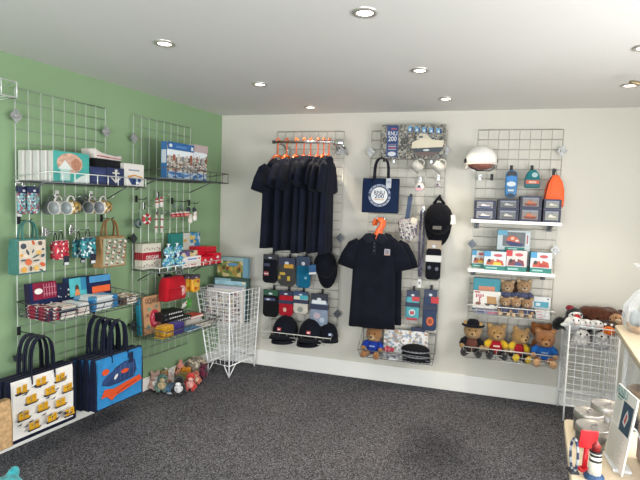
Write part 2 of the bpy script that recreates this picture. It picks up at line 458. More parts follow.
# ------------------------------------------------------------------ shelves and baskets
def wire_shelf(W, u0, u1, z, d1, label, m, m_lip, lip=.05):
    d0 = .045; w = u1-u0; D = d1-d0
    t = thing('wire_shelf', label, 'shelf', W.loc((u0+u1)/2, d0, z), W.rz, 'wire shelves on the green wall')
    g = MB(m); zz = -.006
    g.tube([(-w/2, 0, zz), (w/2, 0, zz), (w/2, -D, zz), (-w/2, -D, zz)], .004, 6, True)
    n = int(w/.03)
    for i in range(1, n): g.tube([(-w/2+w*i/n, 0, zz+.004), (-w/2+w*i/n, -D, zz+.004)], .0018, 5)
    g.obj('deck', t)
    g = MB(m_lip)
    g.tube([(-w/2, 0, lip*.4), (-w/2, -D, lip), (w/2, -D, lip), (w/2, 0, lip*.4)], .003, 6)
    n = int(w/.075)
    for i in range(n+1): g.tube([(-w/2+w*i/n, -D, zz), (-w/2+w*i/n, -D, lip)], .003, 6)
    g.obj('front_lip', t)
    for s in (-1, 1):
        MB(m_wire_dk).tube([(s*w/2*.85, .0, -.09), (s*w/2*.85, -D*.62, zz)], .004, 6).obj('bracket', t)
    return t
def basket(W, u0, u1, z0, z1, d1, label, m, flare=.05, slope=0., group='wire baskets on the grid panels', cell=.06):
    """open wire basket hung on a panel: rim, front, sides and floor; slope lowers the front"""
    d0 = .048; w = u1-u0; D = d1-d0; h = z1-z0
    t = thing('wire_basket', label, 'basket', W.loc((u0+u1)/2, d0, z0), W.rz, group)
    g = MB(m); Df = D-flare; hf = h-slope
    g.tube([(-w/2, 0, h), (w/2, 0, h), (w/2, -D, hf), (-w/2, -D, hf)], .0042, 6, True); g.obj('rim', t)
    g = MB(m); wb = w/2-.012
    g.tube([(-wb, 0, 0), (wb, 0, 0), (wb, -Df, 0), (-wb, -Df, 0)], .003, 6, True)
    n = max(3, int(w/cell)); k = max(2, int(D/cell))
    for i in range(n+1):
        x = -w/2+w*i/n; xb = -wb+2*wb*i/n
        g.tube([(x, 0, h), (xb, 0, 0), (xb, -Df, 0), (x, -D, hf)], .0018, 5)
    for j in range(1, k+1):
        f = j/k
        g.tube([(-w/2, -D*f, h-slope*f), (-wb, -Df*f, 0), (wb, -Df*f, 0), (w/2, -D*f, h-slope*f)], .0018, 5)
    q = .5
    y = -(Df+(D-Df)*q)
    g.tube([(-(wb+w/2)/2, 0, h*q), (-(wb+w/2)/2, y, hf*q), ((wb+w/2)/2, y, hf*q), ((wb+w/2)/2, 0, h*q)], .0022, 5)
    g.obj('wire_mesh', t)
    return t
Z1, Z2, Z3 = 1.582, 1.655, .982
wire_shelf(LF, -1.945, -1.265, Z1, .35, 'wire shelf holding the white boxed sets on the green wall', m_wire_dk, m_wire_l)
wire_shelf(LF, -1.115, -.43, Z2, .40, 'wire shelf holding the harbour jigsaw boxes near the corner', m_wire_dk, m_wire_dk, .07)
wire_shelf(LF, y0-.01, -2.12, 1.99, .35, 'wire shelf end jutting in at the top left edge of the picture', m_wire_l, m_wire_l, .072)
wire_shelf(LF, -1.09, -.37, Z3, .31, 'wire shelf holding the red and white paper craft boxes', m_wire_dk, m_wire_l, .03)
basket(LF, -1.94, -1.30, .795, .882, .39, 'wire basket of folded tea towels on the green wall', m_wire_dk, .04, .015)
basket(LF, -1.085, -.475, .475, .56, .38, 'wire basket of books and bundled cloths on the green wall', m_wire_dk, .04, .01)
basket(BK, .53, 1.18, .315, .445, .27, 'wire basket of navy caps below the hanging socks', m_wire_b, .06, .05)
basket(BK, 1.41, 2.02, .255, .47, .26, 'wire basket holding the teddy in the blue jumper beside a picture board', m_wire_dk, .06, .14)
basket(BK, 2.25, 2.86, .702, .80, .26, 'upper wire basket of small teddies and boxes on the back wall', m_wire_b, .03, .02)
basket(BK, 2.235, 2.90, .37, .46, .29, 'lower wire basket of four large teddies', m_wire_b, .02, .0)
m_shelfw = mat('#f4f3ef', .35, var=.01)
for (z, d1, u0, u1, lb) in ((1.431, .25, 2.238, 2.867, 'white shelf board under the boxed model boats'), (1.057, .27, 2.235, 2.842, 'white shelf board under the row of teal toy boxes')):
    t = thing('shelf_board', lb, 'shelf', BK.loc((u0+u1)/2, .045, z), 0, 'white shelf boards on the back wall')
    w = u1-u0
    MB(m_shelfw).box((0, -(d1-.045)/2, -.012), (w, d1-.045, .024), .004).obj('board', t)
    for s in (-1, 1):
        b = MB(m_plate_dk); b.box((s*w*.42, -.006, -.05), (.035, .012, .05), .003)
        b.add([(s*w*.42-.004, -.01, -.025), (s*w*.42+.004, -.01, -.025), (s*w*.42+.004, -.16, -.025), (s*w*.42-.004, -.16, -.025), (s*w*.42-.004, -.01, -.07), (s*w*.42+.004, -.01, -.07)],
              [(0, 1, 2, 3), (0, 4, 5, 1), (4, 3, 2, 5), (0, 3, 4), (1, 5, 2)]); b.obj('bracket', t)

# ------------------------------------------------------------------ free-standing wire bins
def wire_bin(name, label, corners, z0, z1, m, cell=.05, legs=True, side_cells=None, top=None):
    """corners: four floor points, in order; closed wire sides on short legs"""
    c = Vector((0, 0, 0))
    for q in corners: c += Vector((q[0], q[1], 0))
    c /= 4
    t = thing(name, label, 'wire bin', c, group='white wire bins on the floor')
    P = [Vector((q[0], q[1], 0))-c for q in corners]
    Q = [Vector((q[0], q[1], 0))-c for q in (top or corners)]
    def lv(i, z): k_ = max(0, min(1, (z-z0)/(z1-z0))); return P[i].lerp(Q[i], k_)
    def ed(i, f, z): p_ = lv(i, z).lerp(lv((i+1) % 4, z), f); return Vector((p_.x, p_.y, z))
    up = lambda p, z: Vector((p.x, p.y, z))
    for i in range(4):
        a, b = P[i], P[(i+1) % 4]; g = MB(m)
        n = max(3, round((b-a).length/cell)); k = round((z1-z0)/cell)
        for j in range(1, n): g.tube([ed(i, j/n, z0), ed(i, j/n, z1)], .0019, 5)
        for j in range(1, k): z = z0+(z1-z0)*j/k; g.tube([ed(i, 0, z), ed(i, 1, z)], .0019, 5)
        g.obj('side_mesh', t)
    for i in range(4): MB(m).tube([up(P[i]*.985, .002), ed(i, 0, z0), ed(i, 0, z1)], .006, 8).obj('leg', t)
    for z in (z0, z1): MB(m).tube([ed(i, 0, z) for i in range(4)], .0045, 6, True).obj('rim', t)
    g = MB(m)
    zf = z0 + (.30 if not side_cells else side_cells)
    for j in range(1, 6):
        g.tube([up(P[0].lerp(P[1], j/6), zf), up(P[3].lerp(P[2], j/6), zf)], .002, 5); g.tube([up(P[0].lerp(P[3], j/6), zf), up(P[1].lerp(P[2], j/6), zf)], .002, 5)
    g.obj('floor_mesh', t)
    if legs:
        for i in (0, 1, 2, 3):
            g = MB(m); p = P[i]
            for o in (P[(i+1) % 4], P[(i-1) % 4]): g.tube([up(p.lerp(o, .24), z0), up(p, .006)], .0042, 6)
            g.obj('leg_brace', t)
    return t
BINL = [(.339, -.428), (.419, -.075), (.19, -.04), (.112, -.384)]
wire_bin('wire_bin', 'white wire bin of jigsaw boxes standing in the corner', BINL, .10, .74, m_white_wire, .046, True, .33, [(.352, -.475), (.455, -.09), (.10, -.035), (.0, -.405)])
BINR = [(2.955, -.31), (3.26, -.36), (3.27, -.038), (2.962, -.038)]
wire_bin('wire_bin', 'white wire bin heaped with puffin and brown soft toys at right', BINR, .12, .705, m_white_wire, .055, False, .42)
# ------------------------------------------------------------------ builders of the goods
class PR:
    """prints on a front face, in fractions of its width and height"""
    def __init__(s, mb, w, h, y, x0=0., z0=0.): s.mb, s.w, s.h, s.y, s.x0, s.z0 = mb, w, h, y, x0, z0; s.k = 0
    def _n(s): s.k += 1; return s.y-.0006*s.k
    def X(s, u): return s.x0+(u-.5)*s.w
    def Z(s, v): return s.z0+v*s.h
    def r(s, a, b, c, d, m): s.mb.m(m).rect(s.X(a), s.Z(b), s.X(c), s.Z(d), s._n()); return s
    def e(s, a, b, rx, rz, m, rot=0.): s.mb.m(m).disc(s.X(a), s.Z(b), rx*s.w, s._n(), 16, rz*s.h, rot); return s
    def p(s, pts, m): s.mb.m(m).poly([(s.X(a), s.Z(b)) for a, b in pts], s._n()); return s
    def t(s, txt, a, b, size, m, rot=0., sx=1.): s.mb.m(m).text(txt, size*s.h, s.X(a), s.Z(b), s._n(), rot, sx=sx); return s

C = card
NAVY, BLACK, WHITE, TEAL, RED = '#1d2747', '#16171c', '#eeeeea', '#2b8f92', '#c01f2e'

def carton(W, u0, u1, z, h, df, dep, label, base, fn=None, name='product_box', cat='box', group=None, rz=0., bev=.0015, tilt=0., side=None):
    w = u1-u0
    mb = MB(base).box((0, 0, h/2), (w, dep, h), bev)
    if fn: fn(PR(mb, w, h, -dep/2-.0004))
    if side: side(mb, w, dep, h)
    o = mb.obj(name, None, W.loc((u0+u1)/2, df-dep/2, z), W.rz+rz)
    if tilt: o.rotation_euler = (tilt, 0, W.rz+rz)
    return tag(o, label, cat, group)
def cpx(W, x0, x1, ytop, z, df, dep, *a, **k):
    """carton measured on the picture: left, right and top edge at its front face"""
    u0, u1 = W.uz(x0, ytop, df)[0], W.uz(x1, ytop, df)[0]
    h = W.uz((x0+x1)/2, ytop, df)[1]-z
    return carton(W, u0, u1, z, max(.01, h), df, dep, *a, **k)

m_hook = steel('#c6c8ca', .25); m_hook_dk = mat('#24262a', .4, metal=.4)
def hook(W, u, z, ln, what, tagged=False, dk=False, group='display hooks on the grid panels'):
    t = thing('display_hook', what, 'hook', W.loc(u, .05, z), W.rz, group)
    m = m_hook_dk if dk else m_hook
    MB(m).box((0, .0, .0), (.022, .006, .05), .002).obj('clip_plate', t)
    MB(m).tube([(0, -.002, 0), (0, -ln*.8, -.002), (0, -ln, .012)], .0028, 6).obj('prong', t)
    if tagged: MB(C(WHITE)).box((0, -.008, .030), (.026, .002, .02), .0008, rot=(R(-12), 0, 0)).obj('price_tag', t)
    return t

def pouch(W, u, d, z, w, h, label, m, header=None, fn=None, name='hanging_pack', cat='pack', group=None, dep=.022, hh=.3, band=None, rz=0., bandm=None, htag=None):
    """flat soft pack hanging from its card header; z is its top edge"""
    t = thing(name, label, cat, W.loc(u, d, z), W.rz+rz, group)
    hz = h*hh if header else 0
    mb = MB(m)
    n = 10; pts = []
    zt, zb = -hz*.75, -h
    q = min(w*.16, (zt-zb)*.2)
    out = [(-w/2, zt-q*.3), (-w/2+q*.6, zt), (w/2-q*.6, zt), (w/2, zt-q*.3), (w/2*1.02, zb+q), (w/2-q, zb), (-w/2+q, zb), (-w/2*1.02, zb+q)]
    mb.prism(out, -dep/2, dep/2, min(dep*.42, .012))
    if fn: fn(PR(mb, w, zt-zb, -dep/2-.0006, 0, zb))
    mb.obj('soft_body', t)
    if header:
        mb = MB(header).box((0, 0, -hz/2), (w*.96, dep*.7+.006, hz), .001)
        mb.m(C('#d8dde4')).disc(0, -hz*.62, w*.13, -(dep*.7+.006)/2-.0008, 12, hz*.16)
        mb.obj('card_header', t)
    if band: MB(bandm or C(NAVY)).box((0, 0, zb+(zt-zb)*band[0]), (w*1.06, dep+.006, (zt-zb)*band[1]), .002).obj('paper_band', t)
    return t

def tote(W, u, d, ztop, w, h, zh, label, body, face, fn, handle, dep=.06, name='tote_bag', group=None, rz=0., hw=.26, sw=.026, cat='bag', tagm=None, inset=0.):
    """bag hanging by two strap handles; ztop is the top edge of its body, zh the height of the handle tops"""
    t = thing(name, label, cat, W.loc(u, d, ztop-h), W.rz+rz, group)
    mb = MB(body); hh = h
    rows = [(0, .96, .8), (.02, 1., 1.), (.5, 1.0, 1.05), (.9, 1., .75), (1., .985, .55)]
    vs = []; fs = []; K = 4
    for (f, a, b) in rows:
        x, y = w/2*a, dep/2*b
        vs += [(-x, -y, f*h), (x, -y, f*h), (x, y, f*h), (-x, y, f*h)]
    for i in range(len(rows)-1):
        for k in range(4):
            l = (k+1) % 4; fs.append((i*4+k, i*4+l, i*4+4+l, i*4+4+k))
    fs.append((3, 2, 1, 0)); fs.append(tuple(range(len(vs)-4, len(vs))))
    mb.add(vs, fs); mb.obj('bag_body', t)
    fb = MB(face)
    fy = -dep/2*1.05-.0015
    ins = inset*w
    a_, b_ = w*.478-ins, h*.03+ins
    fb.add([(-a_, -dep/2*1.02-.001, b_), (a_, -dep/2*1.02-.001, b_), (a_, fy, h*.5), (-a_, fy, h*.5), (-a_, -dep/2*.75-.001, h*.9), (a_, -dep/2*.75-.001, h*.9), (a_, -dep/2*.56-.001, h*.985-ins*.3), (-a_, -dep/2*.56-.001, h*.985-ins*.3)],
           [(0, 1, 2, 3), (3, 2, 5, 4), (4, 5, 6, 7)])
    if fn: fn(PR(fb, w*.95, h*.95, fy-.001, 0, h*.03))
    fb.obj('front_panel', t)
    for sy in (-1, 1):
        top = zh-(ztop-h); yb = sy*dep*.30; yt = sy*.006
        pts = []
        n = 12; hx = w*hw
        zs = h*.86
        pts.append((-hx, yb*1.15, zs))
        for i in range(n+1):
            a = PI*i/n; cc = math.cos(a)
            zz = h + (top-h)*(math.sin(a)**.55)
            xx = -hx*(abs(cc)**.8)*(1 if cc > 0 else -1)
            pts.append((xx, yb+(yt-yb)*((zz-h)/(top-h)), zz))
        pts.append((hx, yb*1.15, zs))
        MB(handle).strap(pts, sw, .005, (.35, .94, 0)).obj('handle', t)
    if tagm: MB(tagm).box((w*.2, fy-.012, h*.86), (.034, .002, .07), .001).obj('swing_tag', t)
    return t

def mug(loc, rot, label, body, inside, group, pattern=None):
    t = thing('mug', label, 'mug', loc, 0, group, rot=rot)
    r, h = .040, .088
    MB(body).lathe([(.0001, 0), (r*.92, 0), (r, .006), (r, h), (r*.93, h), (r*.92, h*.3)], 24).obj('cup', t)
    MB(inside).lathe([(r*.925, h-.001), (r*.91, .012), (.0001, .010)], 24).obj('inside', t)
    if pattern: MB(pattern).lathe([(r+.0006, .008), (r+.0006, h-.006)], 24).obj('printed_band', t)
    MB(body).tube([(r*.95+.030*math.sin(a)*1.0, 0, h*.5-.030*math.cos(a)) for a in [PI*i/10 for i in range(11)]], .0055, 8).obj('handle', t)
    return t

def cap(loc, rot, label, m, fn=None, group=None, s=1., name='baseball_cap', brim=None, tagc=None):
    """peaked cap; dome rises along +z, brim points to -y"""
    t = thing(name, label, 'cap', loc, 0, group, rot=rot, scale=s)
    MB(m).ell((0, 0, 0), (.085, .10, .115), None, 20, 10, zmin=0.0).obj('crown', t)
    mb = MB(brim or m); vs = []; fs = []; n = 14
    for i in range(n+1):
        a = PI*i/n
        x0, y0 = .083*math.cos(a), -.098*math.sin(a)
        x1, y1 = .082*math.cos(a), -.10*math.sin(a)-.072*math.sin(a)**.8
        dz = -.012*abs(math.cos(a)); q = -.014*(math.cos(a)**2)
        for (x, y, z) in ((x0, y0, .004), (x1, y1, -.004+q), (x1, y1, -.009+q), (x0, y0, -.003)): vs.append((x, y, z))
    for i in range(n):
        for k in range(4):
            l = (k+1) % 4; fs.append((i*4+k, i*4+l, i*4+4+l, i*4+4+k))
    fs += [(0, 1, 2, 3), (n*4+3, n*4+2, n*4+1, n*4)]
    mb.add(vs, fs, True).obj('peak', t)
    MB(m).ell((0, 0, .115), (.008, .008, .005), None, 8, 5).obj('top_button', t)
    g = MB(m)
    if fn: fn(t)
    return t
def cap_logo(t, m, z=.045, w=.03, h=.022, m2=None):
    y = -.10*math.sqrt(max(0, 1-(z/.115)**2))-.002
    mb = MB(m).box((0, y, z), (w, .003, h), .001, rot=(R(-18), 0, 0))
    if m2: mb.m(m2).box((0, y-.001, z-.002), (w*.5, .003, h*.4), 0, rot=(R(-18), 0, 0))
    mb.obj('badge', t)

def shell(mb, rows, seg=28, folds=0, amp=0., ph=0., p=2.6):
    """closed flattened tube: rows of (z, x centre, half width, half depth)"""
    vs = []; fs = []
    for (z, xc, a, b) in rows:
        zz = (rows[0][0]-z)/max(1e-6, rows[0][0]-rows[-1][0])
        for k in range(seg):
            th = 2*PI*k/seg; c, q = math.cos(th), math.sin(th)
            x = a*(abs(c)**(2/p))*(1 if c > 0 else -1); y = b*(abs(q)**(2/p))*(1 if q > 0 else -1)
            y += amp*zz*math.sin(folds*x/a*PI+ph)*(1 if q > 0 else .8)
            vs.append((xc+x, y, z))
    n = len(rows)
    for i in range(n-1):
        for k in range(seg):
            l = (k+1) % seg; fs.append((i*seg+k, i*seg+l, (i+1)*seg+l, (i+1)*seg+k))
    fs.append(list(range(seg))); fs.append([(n-1)*seg+k for k in range(seg)][::-1])
    return mb.add(vs, fs, True)
def polo(loc, rz, label, m, group=None, logo=False, sl=1., st_=.85, w=.25, ln=.66, sp=.19, ph=0., thick=.03, collar=True):
    """short sleeved polo shirt hanging from its shoulders; origin at the collar"""
    t = thing('polo_shirt', label, 'shirt', loc, rz, group)
    rows = [(0, 0, .055, thick*.8), (-.015, 0, .085, thick*.95), (-.04, 0, w*.62, thick), (-.07, 0, w*.82, thick*1.05), (-.12, 0, w*.91, thick*1.1), (-.26, 0, w*.91, thick), (-.42, 0, w*.93, thick), (-ln*.85, 0, w*.97, thick*1.05), (-ln, 0, w, thick*1.1)]
    shell(MB(m), rows, 36, 3.2, .010, ph).obj('body', t)
    for s in (-1, 1):
        g = MB(m); vs = []; fs = []; n = 12
        st = [((s*w*.62, -.075), .05), ((s*w*.82, -.11), .072), ((s*(w*.92+sp*.30*sl), -.11-.08*sl), .076), ((s*(w*.94+sp*.55*sl), -.11-.165*sl), .082)]
        for i, ((x, z), hw_) in enumerate(st):
            dx, dz = (st[min(i+1, 3)][0][0]-st[max(i-1, 0)][0][0]), (st[min(i+1, 3)][0][1]-st[max(i-1, 0)][0][1])
            L_ = math.hypot(dx, dz); nx, nz = -dz/L_, dx/L_
            for k in range(n):
                a = 2*PI*k/n
                vs.append((x+nx*hw_*math.cos(a), thick*st_*math.sin(a), z+nz*hw_*math.cos(a)))
        for i in range(3):
            for k in range(n):
                l = (k+1) % n; fs.append((i*n+k, i*n+l, (i+1)*n+l, (i+1)*n+k))
        fs += [list(range(n)), [3*n+k for k in range(n)][::-1]]
        g.add(vs, fs, True).obj('sleeve', t)
    if collar:
        dk = cloth('#20222e')
        for s in (-1, 1):
            MB(dk).prism([(s*.004, -.055), (s*.03, .012), (s*.075, .004), (s*.105, -.03), (s*.06, -.075)], -thick-.007, -thick*.6, .003).obj('collar', t)
        g = MB(dk).box((0, -thick-.003, -.10), (.026, .006, .12), .002); g.obj('placket', t)
        for z in (-.07, -.10, -.13): MB(mat('#4a4d58', .4)).ell((0, -thick-.008, z), (.005, .002, .005), None, 8, 6).obj('button', t)
    return t
def hanger(loc, rz, label, m, group=None, wide=.2, chunky=False):
    """orange plastic hanger; origin where its hook rests on the rail"""
    t = thing('clothes_hanger', label, 'hanger', loc, rz, group)
    k = 1.9 if chunky else 1.
    zb_ = -.135 if chunky else -.125
    pts = [(-.016, 0, -.006), (-.017, 0, .008), (-.008, 0, .020), (.006, 0, .021), (.016, 0, .011), (.015, 0, -.006), (.004, 0, -.022), (0, 0, -.040)]
    MB(m).tube([(x*k, 0, z*k-(.02 if chunky else 0)) for x, y, z in pts]+[(0, 0, zb_)], .0055 if not chunky else [.010, .014, .016, .017, .018, .018, .02, .026, .036], 8).obj('hook', t)
    MB(m).tube([(-wide, 0, zb_-.055), (-wide*.6, 0, zb_-.026), (-.03, 0, zb_), (.03, 0, zb_), (wide*.6, 0, zb_-.026), (wide, 0, zb_-.055)], [.007, .009, .011, .011, .009, .007], 8).obj('shoulder_bar', t)
    return t

_teddy = {}
def teddy(loc, rz, s, label, furc, muz, jumper=None, group=None, hat=None, feet=None, lean=0., name='teddy_bear', arm_cloth=None, trim=None, hand=None, tilt=0., nose='#2a1c16', legc=None, earc=None, scarf=None):
    """seated bear, about one unit tall before scaling; faces -y"""
    t = thing(name, label, 'soft toy', loc, 0, group, rot=(lean, tilt, rz), scale=s)
    g = MB(fur(furc))
    g.ell((0, 0, .27), (.19, .16, .25)).ell((0, -.02, .665), (.255, .22, .225)).ell((0, -.12, .61), (.17, .15, .13))
    for x in (-1, 1):
        g.ell((x*.195, 0, .865), (.085, .055, .085))
        g.tube([(x*.14, -.02, .45), (x*.23, -.08, .36), (x*.26, -.17, .27)], [.07, .07, .062], 10)
        g.tube([(x*.10, -.05, .11), (x*.17, -.22, .10), (x*.19, -.34, .10)], [.095, .095, .088], 10)
    remesh(g.obj('body', t), .028)
    f = fur(furc)
    for x in (-1, 1):
        MB(fur(hand or furc)).ell((x*.265, -.19, .25), (.072, .075, .075), None, 12, 8).obj('paw', t)
        MB(fur(feet or muz)).ell((x*.195, -.385, .115), (.095, .075, .112), None, 14, 9).obj('foot', t)
        MB(mat('#120d0b', .2, spec=.6)).ell((x*.085, -.222, .715), (.022, .016, .024), None, 10, 7).obj('eye', t)
        MB(fur(earc or muz)).ell((x*.195, -.045, .862), (.052, .018, .052), None, 12, 8).obj('inner_ear', t)
    MB(fur(muz)).ell((0, -.245, .605), (.10, .08, .08), None, 14, 9).obj('muzzle', t)
    g = MB(mat(nose, .35)).ell((0, -.322, .64), (.036, .020, .026), None, 12, 7)
    g.tube([(0, -.326, .62), (0, -.322, .59), (-.03, -.308, .573)], .005, 5).tube([(0, -.322, .59), (.03, -.308, .573)], .005, 5); g.obj('nose', t)
    if jumper:
        j = cloth(jumper)
        g = MB(j); shell(g, [(.47, 0, .13, .115), (.43, 0, .18, .155), (.33, 0, .21, .18), (.20, 0, .215, .187), (.12, 0, .2, .18)], 20, 0, 0, 0, 2.1)
        for x in (-1, 1): g.tube([(x*.13, -.02, .43), (x*.235, -.08, .36), (x*.262, -.15, .285)], [.085, .088, .082], 12)
        if trim:
            g.m(C(trim)).box((0, -.188, .33), (.17, .012, .04), .003, rot=(R(4), 0, 0))
        g.obj('jumper', t)
    if legc:
        g = MB(cloth(legc))
        for x in (-1, 1): g.tube([(x*.10, -.04, .12), (x*.17, -.22, .11), (x*.19, -.31, .11)], [.115, .115, .105], 12)
        g.obj('trousers', t)
    if arm_cloth:
        for x in (-1, 1): MB(cloth(arm_cloth)).tube([(x*.135, -.02, .43), (x*.235, -.085, .36), (x*.265, -.155, .28)], [.09, .093, .088], 12).obj('sleeve', t)
    if scarf: MB(cloth(scarf)).tube([(.14*math.cos(a), -.02+.13*math.sin(a), .525) for a in [2*PI*i/14 for i in range(14)]], .035, 8, True).obj('scarf', t)
    if hat == 'broad':
        MB(dark()).lathe([(.0001, .17), (.13, .15), (.18, .06), (.18, .0), (.31, -.015), (.32, .0), (.19, .02)], 20, (0, -.01, .83)).obj('hat', t)
    elif hat:
        g = MB(cloth(hat)).ell((0, .01, .80), (.21, .19, .17), None, 18, 8, zmin=.1); g.tube([(.2*math.cos(a), .01+.185*math.sin(a), .815) for a in [2*PI*i/16 for i in range(16)]], .022, 6, True); g.obj('hat', t)
    return t
def plush(loc, rz, label, parts, name='soft_toy', cat='soft toy', group=None, vox=.009, rot=None, s=1.):
    """parts: (part name, colour, [(centre, radii, rotation)...]); the first part is fused into one skin"""
    t = thing(name, label, cat, loc, rz, group, rot=rot, scale=s)
    parts = parts[:1]+[(nm, col, [e]) for nm, col, es in parts[1:] for e in es]
    for i, (nm, col, es) in enumerate(parts):
        g = MB(fur(col) if not nm.startswith('eye') else mat(col, .2))
        for e in es: g.ell(e[0], e[1], e[2] if len(e) > 2 else None, 14, 9)
        o = g.obj(nm, t)
        if i == 0: remesh(o, vox)
    return t
def folded(W, u, d, z, w, dep, h, label, m, layers=3, rz=0., name='tea_towel', cat='towel', group=None, fn=None, edge=None, tilt=(0, 0)):
    """cloth folded into a slab: soft layers round a folded edge"""
    mb = MB(m); lh = h/layers
    for k in range(layers):
        j = .004*(k % 2)
        mb.box((j, 0, lh*(k+.5)), (w-j*2, dep-j, lh*.97), lh*.42, seg=2)
    if fn: mb.x(Matrix.Translation((0, 0, h+.001)) @ Matrix.Rotation(R(-90), 4, 'X')); fn(mb, w, dep); mb.x()
    o = mb.obj(name, None, W.loc(u, d, z))
    o.rotation_euler = (tilt[0], tilt[1], W.rz+rz)
    return tag(o, label, cat, group)
# ================================================================== GREEN WALL, panel with mugs and bags
def bowl(pr):      # teal cover with a pale dome and a house
    pr.r(0, 0, 1, 1, mat('#3f9d94', .45, var=.12, scale=10)); pr.e(.45, .62, .36, .34, mat('#c09a86', .6, var=.35, scale=60)); pr.e(.62, .6, .14, .2, mat('#a9775f', .6, var=.3, scale=80))
    pr.r(.18, .05, .45, .42, C('#bfe0d8')); pr.p([(.12, .42), (.31, .72), (.52, .42)], C('#e9efe9')); pr.p([(.5, .0), (1, .0), (1, .34), (.75, .22)], C('#e2eee8'))
names = ['outermost, showing its teal dome cover', 'second behind the teal dome cover', 'third behind the teal dome cover', 'fourth behind the teal dome cover', 'last of the row against the green wall']
a, b = LF.uz(53, 152, .30)[0], LF.uz(89, 152, .30)[0]
hb = LF.uz(53, 150, .30)[1]-Z1
for i in range(5):
    carton(LF, a-.010*i, b-.010*i, Z1, hb, .30-.0505*i, .044, 'white boxed set on the upper shelf, '+names[i], mat('#c9c8c2', .5, var=.02), bowl if i == 0 else None, 'boxed_set', 'box', 'white boxed sets on the upper shelf', bev=.004)
def navybox(pr): pr.r(.06, .1, .94, .9, C('#2b3a6b')); [pr.r(.2, .2+.15*i, .8, .24+.15*i, C('#4a5a8c')) for i in range(4)]
def anchor(pr):
    pr.r(.05, .08, .95, .92, C('#28355f')); m = C('#e6e2d6')
    pr.r(.46, .2, .56, .8, m); pr.r(.3, .66, .72, .74, m); pr.p([(.2, .42), (.5, .1), (.8, .42), (.74, .44), (.5, .24), (.26, .44)], m); pr.e(.51, .84, .09, .07, m)
cpx(LF, 90, 106.5, 167, Z1, .30, .16, 'dark blue gift box without an anchor, under the ship-shaped pouch', C('#25325c'), navybox, 'gift_box', group='dark blue gift boxes')
cpx(LF, 107, 124, 168, Z1, .30, .16, 'dark blue gift box with a white anchor on its front', C('#25325c'), anchor, 'gift_box', group='dark blue gift boxes')
# ship-shaped pouch lying on the blue boxes
za = LF.uz(107, 167.3, .30)[1]; ua, ub = LF.uz(90, 162, .26)[0], LF.uz(121, 162, .26)[0]
t = thing('ship_pouch', 'white and black ship-shaped pouch with a thin red stripe, lying on dark blue boxes', 'pouch', LF.loc((ua+ub)/2, .22, za), PI/2)
w = ub-ua; q = w/2
def hull(zs): return [(-q*1.0, zs[0]), (-q*.6, zs[1]), (0, zs[2]), (q*.6, zs[1]), (q, zs[0])]
MB(cloth('#17181d')).prism([(-q*.9, .002), (q*.9, .002), (q*.98, .05), (-q*.98, .05)], -.06, .05, .006).obj('hull', t)
MB(cloth('#efe6df')).prism([(-q*.98, .051), (q*.98, .051), (q*1.0, .085), (q*.5, .078), (0, .082), (-q*.55, .088), (-q*1.04, .108)], -.058, .048, .005).obj('deck', t)
MB(C('#b8333b')).prism([(-q*.93, .062), (q*.9, .06), (q*.9, .064), (-q*.93, .068)], -.0605, -.0585).obj('stripe', t)
def sail(pr):
    pr.r(.03, .03, .97, .97, C('#f2efe8')); pr.r(.2, .68, .75, .74, C('#8b8fa3')); pr.p([(.15, .36), (.5, .46), (.9, .38), (.9, .44), (.5, .52), (.15, .44)], C('#e39a3c'))
    pr.p([(.18, .34), (.88, .34), (.7, .06), (.35, .06)], C('#2f4d86')); pr.r(.42, .1, .5, .34, C('#1e2c54')); pr.r(.56, .1, .74, .2, C('#dfe6ee'))
cpx(LF, 124.5, 144, 164, Z1, .30, .12, 'white boxed set printed with a blue boat, at the right end of the upper shelf', C('#efece4'), sail, 'boxed_set')

# aprons or pouches, mugs
m_apr = pat(['#7fb0b4', '#dfe9e6', '#35456e', '#7fb0b4', '#b24a4e', '#86b6b6'], 110)
for (x0, x1, d, lb) in ((17, 28.5, .10, 'pale teal printed pouch under a navy header, left of the pair beside the hanging mugs'), (27.5, 39, .135, 'pale teal printed pouch under a navy header, right of the pair beside the hanging mugs')):
    u0, z0 = LF.uz(x0, 186, d); u1, zb = LF.uz(x1, 214, d)
    pouch(LF, (u0+u1)/2, d, z0, u1-u0, z0-zb, lb, m_apr, C('#1c2850'), group='pale teal printed pouches', hh=.26)
    hook(LF, (u0+u1)/2, z0-.004, d-.03, 'steel hook holding the '+('left' if x0 < 20 else 'right')+' pale teal pouch', x0 < 20)
def mugrot(W, a, up=(0, 0, 1)):
    a = Vector(a).normalized(); u = (Vector(up)-a*a.dot(Vector(up))).normalized(); y = a.cross(u)
    M = Matrix((u, y, a)).transposed()
    return (Matrix.Rotation(W.rz, 3, 'Z') @ M), a
m_mugw, m_mugg = mat('#c9c7c0', .25, var=.02, coat=.2), mat('#6f7374', .3, var=.03)
m_mugp = pat(['#e9dfc4', '#d8a63c', '#efe8d6', '#b8863a', '#e8c163', '#7c6a48'], 70)
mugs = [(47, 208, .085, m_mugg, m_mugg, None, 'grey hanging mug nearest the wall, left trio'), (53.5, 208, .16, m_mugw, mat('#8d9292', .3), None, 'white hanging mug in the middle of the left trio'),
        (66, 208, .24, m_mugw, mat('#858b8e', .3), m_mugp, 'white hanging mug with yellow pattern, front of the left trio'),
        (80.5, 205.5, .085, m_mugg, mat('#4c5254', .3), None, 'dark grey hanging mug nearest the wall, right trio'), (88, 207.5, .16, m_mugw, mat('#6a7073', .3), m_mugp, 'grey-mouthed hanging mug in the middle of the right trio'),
        (99, 207.5, .24, m_mugw, mat('#777c80', .3), m_mugp, 'white hanging mug with yellow pattern, front of the right trio')]
